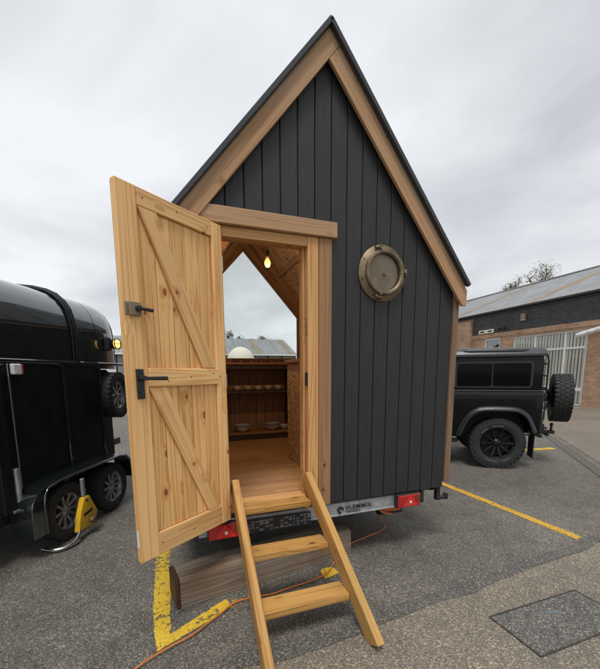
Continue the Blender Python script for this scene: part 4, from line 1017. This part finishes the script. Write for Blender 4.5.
# tandem wheels with one-piece mudguard
R_ = .283
for s_ in (0, .738):
    wheel('wheel', frame((s_, .09, R_ + .002), (1, 0, 0), (0, 0, 1)), R_, .175, .175, 10, 'rim_silver', HT, 0, 3, False, face=1)
    wheel('wheel', frame((s_, 1.91, R_ + .002), (1, 0, 0), (0, 0, 1)), R_, .175, .175, 10, 'rim_silver', HT, 0, 3, False, face=-1)
def guard(y0, y1):
    outl = [(-.46, .20), (-.455, .46), (-.44, .52), (-.38, .585), (-.28, .625), (-.1, .645), (.86, .645), (1.0, .62), (1.09, .55), (1.12, .45), (1.125, .30)]
    inl = [(1.105, .30), (1.09, .45), (1.065, .53), (.98, .60), (.86, .625), (-.1, .625), (-.26, .60), (-.30, .55), (-.315, .46), (-.315, .20)]
    bm = bmesh.new(); add_prism(bm, outl + inl, -y1, -y0, fl_); g = meshpart('mudguard', bm, 'trailer_black', HT, .006, 30)
    bm = bmesh.new(); add_tube(bm, [(a, y0 if y0 < .5 else y1, z) for a, z in ([(-.318, .20), (-.318, .46)] + inl[::-1][2:-2] )], .012, 8); meshpart('mudguard_bead', bm, 'trailer_black', g, 0, 60)
guard(-.012, .199); guard(1.801, 2.012)
boxo('floor_frame', -2.3, .94, .22, 1.78, .34, .419, 'black_plastic', HT, .005)
bm = bmesh.new(); add_cyl(bm, (0, .2, .28), (0, 1.8, .28), .03); add_cyl(bm, (.738, .2, .28), (.738, 1.8, .28), .03); meshpart('axle', bm, 'black_iron', HT)
# wheel clamp on the nearer wheel
WC = thing('wheel_clamp', (.05, -.1, .1), 'bright yellow wheel clamp with a chrome bar fitted on the black trailer wheel', 'wheel clamp')
fc = frame((.075, -.06, .225), (1, 0, 0), (0, 0, 1))
bm = bmesh.new(); add_prism(bm, [(-.145, -.135), (.10, -.135), (.155, -.02), (.05, .175), (-.03, .175), (-.10, .03)], 0, .055, fc); PLT = meshpart('plate', bm, 'clamp_yellow', WC, .012, 40, seg=2)
bm = bmesh.new(); add_box(bm, -.06, .075, .0, .028, .0555, .0575, fc @ Matrix.Rotation(.12, 4, 'Z')); meshpart('print', bm, 'ink', PLT)
bm = bmesh.new(); add_cyl(bm, fc @ Vector((.03, -.075, .055)), fc @ Vector((.03, -.075, .10)), .03); meshpart('lock_barrel', bm, 'brass', PLT, .004, 40)
bm = bmesh.new(); add_box(bm, -.012, .018, .125, .15, .0555, .057, fc); meshpart('slot', bm, 'ink', PLT)
bm = bmesh.new(); add_box(bm, -.018, .018, .175, .36, .012, .04, fc); meshpart('upper_arm', bm, 'galv', WC, .004)
bm = bmesh.new(); add_tube(bm, spline([fc @ Vector(p) for p in ((-.10, -.11, .03), (-.14, -.14, .05), (-.22, -.18, .06), (-.31, -.197, .03), (-.36, -.2, -.05), (-.34, -.2, -.16))], 5), .019, 10); meshpart('lower_arm', bm, 'steel', WC, 0, 60)
F[0] = Matrix.Identity(4)

# ================================================================== brick workshop on the right
tdir = Vector((.0569, .9984, 0)); BO = Vector((16.167, 7.624, 0)); nin = Vector((.9984, -.0569, 0))     # nin points into the building
BL = thing('brick_building', BO + nin * 7, 'long tan brick workshop with dark brick band and grey sheet roof', 'building')
F[0] = Matrix.Identity(4)
fb = frame(BO, -tdir, (0, 0, 1))                      # local x towards the camera side (right in view), local y up, local z out of the wall (-x)
if (fb.to_3x3() @ Vector((0, 0, 1))).dot(nin) > 0: fb = frame(BO, tdir, (0, 0, 1))
sgx = 1 if (fb.to_3x3() @ Vector((1, 0, 0))).dot(tdir) > 0 else -1
X = lambda a: a * sgx
def bpart(name, rects, z0, z1, mat, parent, bevel=0):
    bm = bmesh.new()
    for a0, a1, b0, b1 in rects:
        x0, x1 = sorted((X(a0), X(a1))); add_box(bm, x0, x1, b0, b1, z0, z1)
    return meshpart(name, bm, mat, parent, bevel, mw=fb.copy())
A0, A1, EZ = -9, 26, 4.77
WIN = (.36, 4.12, .02, 3.40); SWN = (4.98, 6.10, 2.30, 3.48)
# wall with openings
rects = [(A0, WIN[0], 0, 3.75), (WIN[0], WIN[1], WIN[3], 3.75), (WIN[1], SWN[0], 0, 3.75), (SWN[0], SWN[1], 0, SWN[2]), (SWN[0], SWN[1], SWN[3], 3.75), (SWN[1], A1, 0, 3.75)]
WALL = bpart('wall', rects, -.25, 0, 'brick_tan', BL)
bpart('dark_brick_band', [(A0, 7.05, 3.751, EZ)], -.25, .012, 'brick_dark', BL)
bpart('brick_upper_wall', [(7.051, A1, 3.751, EZ)], -.25, 0.0, 'brick_tan', BL)
bpart('brick_pier', [(7.06, 8.4, 0, EZ - .15)], .001, .22, 'brick_tan', BL)
bpart('soldier_course', [(-.4, 7.05, 3.52, 3.745)], .0005, .03, 'brick_tan', BL)
bpart('inner_wall', [(A0, A1, 0, EZ)], -1.3, -1.2, 'dark_gap', BL)
# big window: frame bars, panes, vertical blinds
a0, a1, b0, b1 = WIN; fz0, fz1 = -.12, -.04
win = bpart('window', [(a0, a1, b1 - .07, b1), (a0, a1, b0, b0 + .07), (a0, a0 + .08, b0 + .0705, b1 - .0705), (a1 - .08, a1, b0 + .0705, b1 - .0705)], fz0, fz1, 'white_frame', BL, .006)
muls = [1.36, 2.87]
for m_ in muls: bpart('mullion', [(m_ - .05, m_ + .05, b0 + .071, b1 - .071)], fz0 + .002, fz1 + .004, 'white_frame', win, .006)
for tz_, th_ in ((2.62, .045), (.74, .075)):
    for u0, u1 in ((a0 + .081, muls[0] - .051), (muls[0] + .051, muls[1] - .051), (muls[1] + .051, a1 - .081)):
        bpart('transom', [(u0, u1, tz_ - th_, tz_ + th_)], fz0 + .004, fz1 - .003, 'white_frame', win, .006)
for u0, u1 in ((a0 + .08, muls[0] - .05), (muls[0] + .05, muls[1] - .05), (muls[1] + .05, a1 - .08)):
    bpart('pane', [(u0, u1, b0 + .07, b1 - .07)], -.085, -.079, 'pane_grey', win)
k = 0; u = a0 + .10
while u < a1 - .12:
    bpart('blind_slat', [(u, u + .112, b0 + .10, b1 - .08)], -.112 - .008 * (k % 2), -.104 - .008 * (k % 2), 'cream_slat', win); u += .152; k += 1
a0, a1, b0, b1 = SWN
sw2 = bpart('window', [(a0, a1, b1 - .09, b1), (a0, a1, b0, b0 + .09), (a0, a0 + .09, b0 + .0905, b1 - .0905), (a1 - .09, a1, b0 + .0905, b1 - .0905)], fz0, fz1, 'white_frame', BL, .006)
bpart('pane', [(a0 + .08, a1 - .08, b0 + .08, b1 - .08)], -.085, -.079, 'pane_grey', sw2)
bpart('window_blind', [(a0 + .1, a1 - .1, b0 + .1, b0 + .7)], -.22, -.2, 'cream_slat', sw2)
# gutter, fascia and roof
bpart('fascia', [(A0, A1, EZ + .001, EZ + .22)], .014, .06, 'black_plastic', BL)
bpart('gutter', [(A0, A1, EZ + .10, EZ + .22)], .061, .22, 'black_plastic', BL, .03)
RUN, RISE = 6.9, 2.75
def roof_sheet(par, name, a0, a1, run, rise, mat, lift=0, pitch=.19, amp=.028, back_=False):
    bm = bmesh.new(); n = max(2, int((a1 - a0) / pitch * 4)); ra, rb = [], []
    for i in range(n + 1):
        a = a0 + (a1 - a0) * i / n; h = amp * math.sin(2 * math.pi * a / pitch) + lift
        zs = .16 if not back_ else -2 * run; ze = -run
        ra.append(bm.verts.new((X(a), EZ + .20 + h + (0 if not back_ else 0), zs))); rb.append(bm.verts.new((X(a), EZ + .20 + rise + h, ze)))
    for i in range(n): bm.faces.new((ra[i], ra[i + 1], rb[i + 1], rb[i]))
    return meshpart(name, bm, mat, par, 0, 60, mw=fb.copy())
cuts = [(A0, -2.6), (-1.8, 2.9), (3.7, 8.4), (9.3, 13.9), (14.7, 19.4), (20.2, A1)]
for a, b in cuts: roof_sheet(BL, 'roof_sheet', a, b, RUN, RISE, 'sheet_roof')
for (p, q), (r_, t_) in zip(cuts, cuts[1:]): roof_sheet(BL, 'stained_roof_strip', q, r_, RUN, RISE, 'roof_strip', .004)
roof_sheet(BL, 'rear_roof_slope', A0, A1, RUN, RISE, 'sheet_roof', 0, .8, .02, True)
bpart('ridge_capping', [(A0, A1, EZ + .20 + RISE - .02, EZ + .20 + RISE + .07)], -RUN - .16, -RUN + .16, 'sheet_roof', BL, .02)
bpart('gable_wall', [(A0 - .01, A0 + .24, 0, EZ)], -2 * RUN, -.26, 'brick_tan', BL)
bpart('rear_wall', [(A0, A1, 0, EZ)], -2 * RUN, -2 * RUN + .2, 'brick_tan', BL)
wp = lambda a, z, k: fb @ Vector((X(a), z, k))
# small fixtures on the wall
sg_ = thing('wall_sign', wp(5.95, 3.87, .02), 'small pale double sign panel on the dark brick band', 'sign')
for a, b in ((5.42, 5.93), (5.96, 6.50)):
    bm = bmesh.new(); x0, x1 = sorted((X(a), X(b))); add_box(bm, x0, x1, 3.78, 3.99, .035, .075); meshpart('panel', bm, 'cream', sg_, .01, mw=fb.copy())
    bm = bmesh.new(); add_box(bm, x0 + .12, x1 - .12, 3.84, 3.93, .076, .08); meshpart('marking', bm, 'dark_gap', sg_, mw=fb.copy())
bm = bmesh.new(); add_box(bm, X(5.90) - .05, X(5.90) + .05, 3.86, 3.90, .013, .034); meshpart('bracket', bm, 'black_plastic', sg_, mw=fb.copy())
cm = thing('security_camera', wp(4.85, 3.95, .1), 'small black twin security camera on the dark brick band', 'camera')
for a in (4.68, 5.0):
    bm = bmesh.new(); add_cyl(bm, wp(a, 3.98, .013), wp(a, 3.98, .12), .05); add_cyl(bm, wp(a + .08, 3.97, .16), wp(a - .12, 3.93, .24), .075); meshpart('camera_head', bm, 'black_plastic', cm, .008, 40)
lp = thing('wall_lamp', wp(3.53, 4.37, .1), 'brown box wall lamp high on the dark brick band', 'wall lamp')
bm = bmesh.new(); add_box(bm, X(3.53) - .12, X(3.53) + .12, 4.24, 4.52, .013, .20); meshpart('housing', bm, 'lamp_mount', lp, .03, mw=fb.copy())
bm = bmesh.new(); add_box(bm, X(3.53) - .10, X(3.53) + .10, 4.20, 4.24, .03, .18); meshpart('diffuser', bm, 'cream', lp, .01, mw=fb.copy())
pp = thing('white_awning_arm', wp(.0, 3.2, .3), 'white segmented pipe sticking out from the brick wall by the window', 'pipe')
seg_pts = [(.60, 3.13, .30), (.22, 3.22, .27), (-.10, 3.295, .24), (-.45, 3.36, .20), (-.9, 3.42, .12)]
for i, (p, q) in enumerate(zip(seg_pts, seg_pts[1:])):
    bm = bmesh.new(); add_cyl(bm, wp(*p), wp(*q), .115, .10, 14); meshpart('pipe_section', bm, 'white_plastic', pp, .008, 40)
bm = bmesh.new(); add_cyl(bm, wp(-.9, 3.42, .14), wp(-.9, 3.42, .001), .05); meshpart('wall_bracket', bm, 'white_plastic', pp)

# ================================================================== shed behind the hut, seen through its window
SD = thing('grey_shed', (2.0, 24.0, 0), 'low grey sheet-roofed shed seen through the hut window', 'shed')
SX0, SX1, SY0, SY1, SE, SRZ = -18.0, 7.0, 20.0, 23.2, 2.78, 4.05
boxo('wall', SX0, SX1 - .1, SY0 + .25, 2 * SY1 - SY0 - .25, 0, SE - .05, 'dark_gap', SD, 0)
x = SX0; k = 0
while x < SX1 - .3:
    boxo('wall_panel', x, x + .9, SY0 + .20, SY0 + .249, .02, SE - .10, ('sheet_roof', 'white_frame', 'sheet_roof', 'pane_grey')[k % 4] if k % 4 != 3 else 'roof_strip', SD, .004); x += 1.0; k += 1
def shed_roof(x0, x1, mat, nm, back_=False):
    bm = bmesh.new(); n = int((x1 - x0) / .18 * 4); A, B = [], []
    for i in range(n + 1):
        x = x0 + (x1 - x0) * i / n; h = .028 * math.sin(2 * math.pi * x / .18)
        ys = SY0 if not back_ else 2 * SY1 - SY0
        A.append(bm.verts.new((x, ys, SE + h))); B.append(bm.verts.new((x, SY1, SRZ + h)))
    for i in range(n): bm.faces.new((A[i], A[i + 1], B[i + 1], B[i]))
    meshpart(nm, bm, mat, SD, 0, 60)
x = SX0
for x1 in (-14, -9.2, -4.6, -.2, 2.3, 4.55, 6.7):
    shed_roof(x, x1 - .32, 'sheet_roof', 'roof_sheet'); shed_roof(x1 - .32, x1, 'roof_strip', 'stained_roof_strip'); x = x1
shed_roof(6.7, SX1, 'sheet_roof', 'roof_sheet'); shed_roof(SX0, SX1, 'sheet_roof', 'rear_roof_slope', True)
boxo('gutter', SX0, SX1, SY0 - .1, SY0 + .02, SE - .09, SE - .0, 'white_frame', SD, .02)
boxo('gable_end', SX1 - .1, SX1 - .02, SY0 + .3, 2 * SY1 - SY0 - .3, 0, SE, 'sheet_roof', SD, 0)

# ================================================================== trees
def tree(loc, h, cr, n_leaf, leaf, label, mat, seed, base=.45, sparse=.5):
    rnd = random.Random(seed); loc = Vector(loc)
    T = thing('tree', loc, label, 'tree')
    bm = bmesh.new(); trunk = [loc + Vector((rnd.uniform(-.1, .1) * i, rnd.uniform(-.1, .1) * i, h * .85 * i / 6)) for i in range(7)]
    add_tube(bm, trunk, [h * .022 * (1 - i / 7.5) for i in range(7)], 8)
    tips = []
    for k in range(26):
        t = rnd.uniform(.35, .95); p = trunk[0].lerp(trunk[-1], t); a = rnd.uniform(0, 6.28); L = cr * rnd.uniform(.5, 1.0) * (1.25 - t * .7)
        q = p + Vector((math.cos(a) * L, math.sin(a) * L, h * rnd.uniform(.05, .2))); mid = p.lerp(q, .5) + Vector((0, 0, L * .1))
        add_tube(bm, [p, mid, q], [h * .008, h * .005, h * .0025], 5); tips += [q, mid.lerp(q, .5)]
        for j in range(4):
            q2 = mid.lerp(q, rnd.uniform(.1, 1)) + Vector((rnd.uniform(-1, 1), rnd.uniform(-1, 1), rnd.uniform(-.2, .9))) * cr * .28
            add_tube(bm, [mid.lerp(q, .5), q2], [h * .003, h * .0015], 4); tips.append(q2)
    meshpart('trunk', bm, 'bark', T, 0, 60)
    V, FC = [], []
    for k in range(n_leaf):
        c_ = rnd.choice(tips); p = c_ + Vector((rnd.gauss(0, 1), rnd.gauss(0, 1), rnd.gauss(0, .8))) * cr * .13
        a = Vector((rnd.gauss(0, 1), rnd.gauss(0, 1), rnd.gauss(0, 1))).normalized(); b = a.orthogonal().normalized(); s_ = leaf * rnd.uniform(.5, 1.3)
        i = len(V); V += [p - a * s_, p + b * s_ * .5, p + a * s_, p - b * s_ * .5]; FC.append((i, i + 1, i + 2, i + 3))
    me = bpy.data.meshes.new('crown'); me.from_pydata(V, [], FC); o = link('crown', me, mat, T); o['kind'] = 'stuff'
tree((32.0, 25.0, 0), 12.5, 1.5, 2300, .12, 'smaller sparse tree rising behind the brick building roof, nearer the hut', 'leaf_pale', 3)
tree((36.0, 25.6, 0), 12.5, 3.0, 4600, .13, 'larger pale-leaved tree rising behind the brick building roof', 'leaf_pale', 5)
tree((5.6, 34, 0), 5.6, 1.5, 2600, .10, 'left green tree top showing above the shed roof through the window', 'leaf', 8)
tree((8.2, 36, 0), 5.75, 1.3, 2200, .10, 'right green tree top showing above the shed roof through the window', 'leaf', 9)

# ================================================================== loose grit and leaf bits on the ground
rnd = random.Random(21); V, FC = [], []
for k in range(620):
    if k < 300: x = rnd.uniform(-3.0, 4.5); y = tarc(x) + rnd.gauss(.02, .07)
    else: x = rnd.uniform(-3.2, 6); y = rnd.uniform(-1.7, 2.2)
    z = .0082; a = rnd.uniform(0, 6.28); r0 = rnd.uniform(.002, .0055) if rnd.random() < .93 else rnd.uniform(.007, .013); i = len(V); h = r0 * rnd.uniform(.4, .9)
    for j in range(5): V.append((x + math.cos(a + j * 1.257) * r0 * rnd.uniform(.6, 1.1), y + math.sin(a + j * 1.257) * r0 * rnd.uniform(.6, 1.1), z))
    V.append((x, y, z + h)); FC += [(i + j, i + (j + 1) % 5, i + 5) for j in range(5)]
me = bpy.data.meshes.new('loose_grit'); me.from_pydata(V, [], FC)
o = link('loose_grit', me, 'grit'); o['kind'] = 'stuff'; o['label'] = 'loose pale grit and leaf bits scattered over the asphalt'
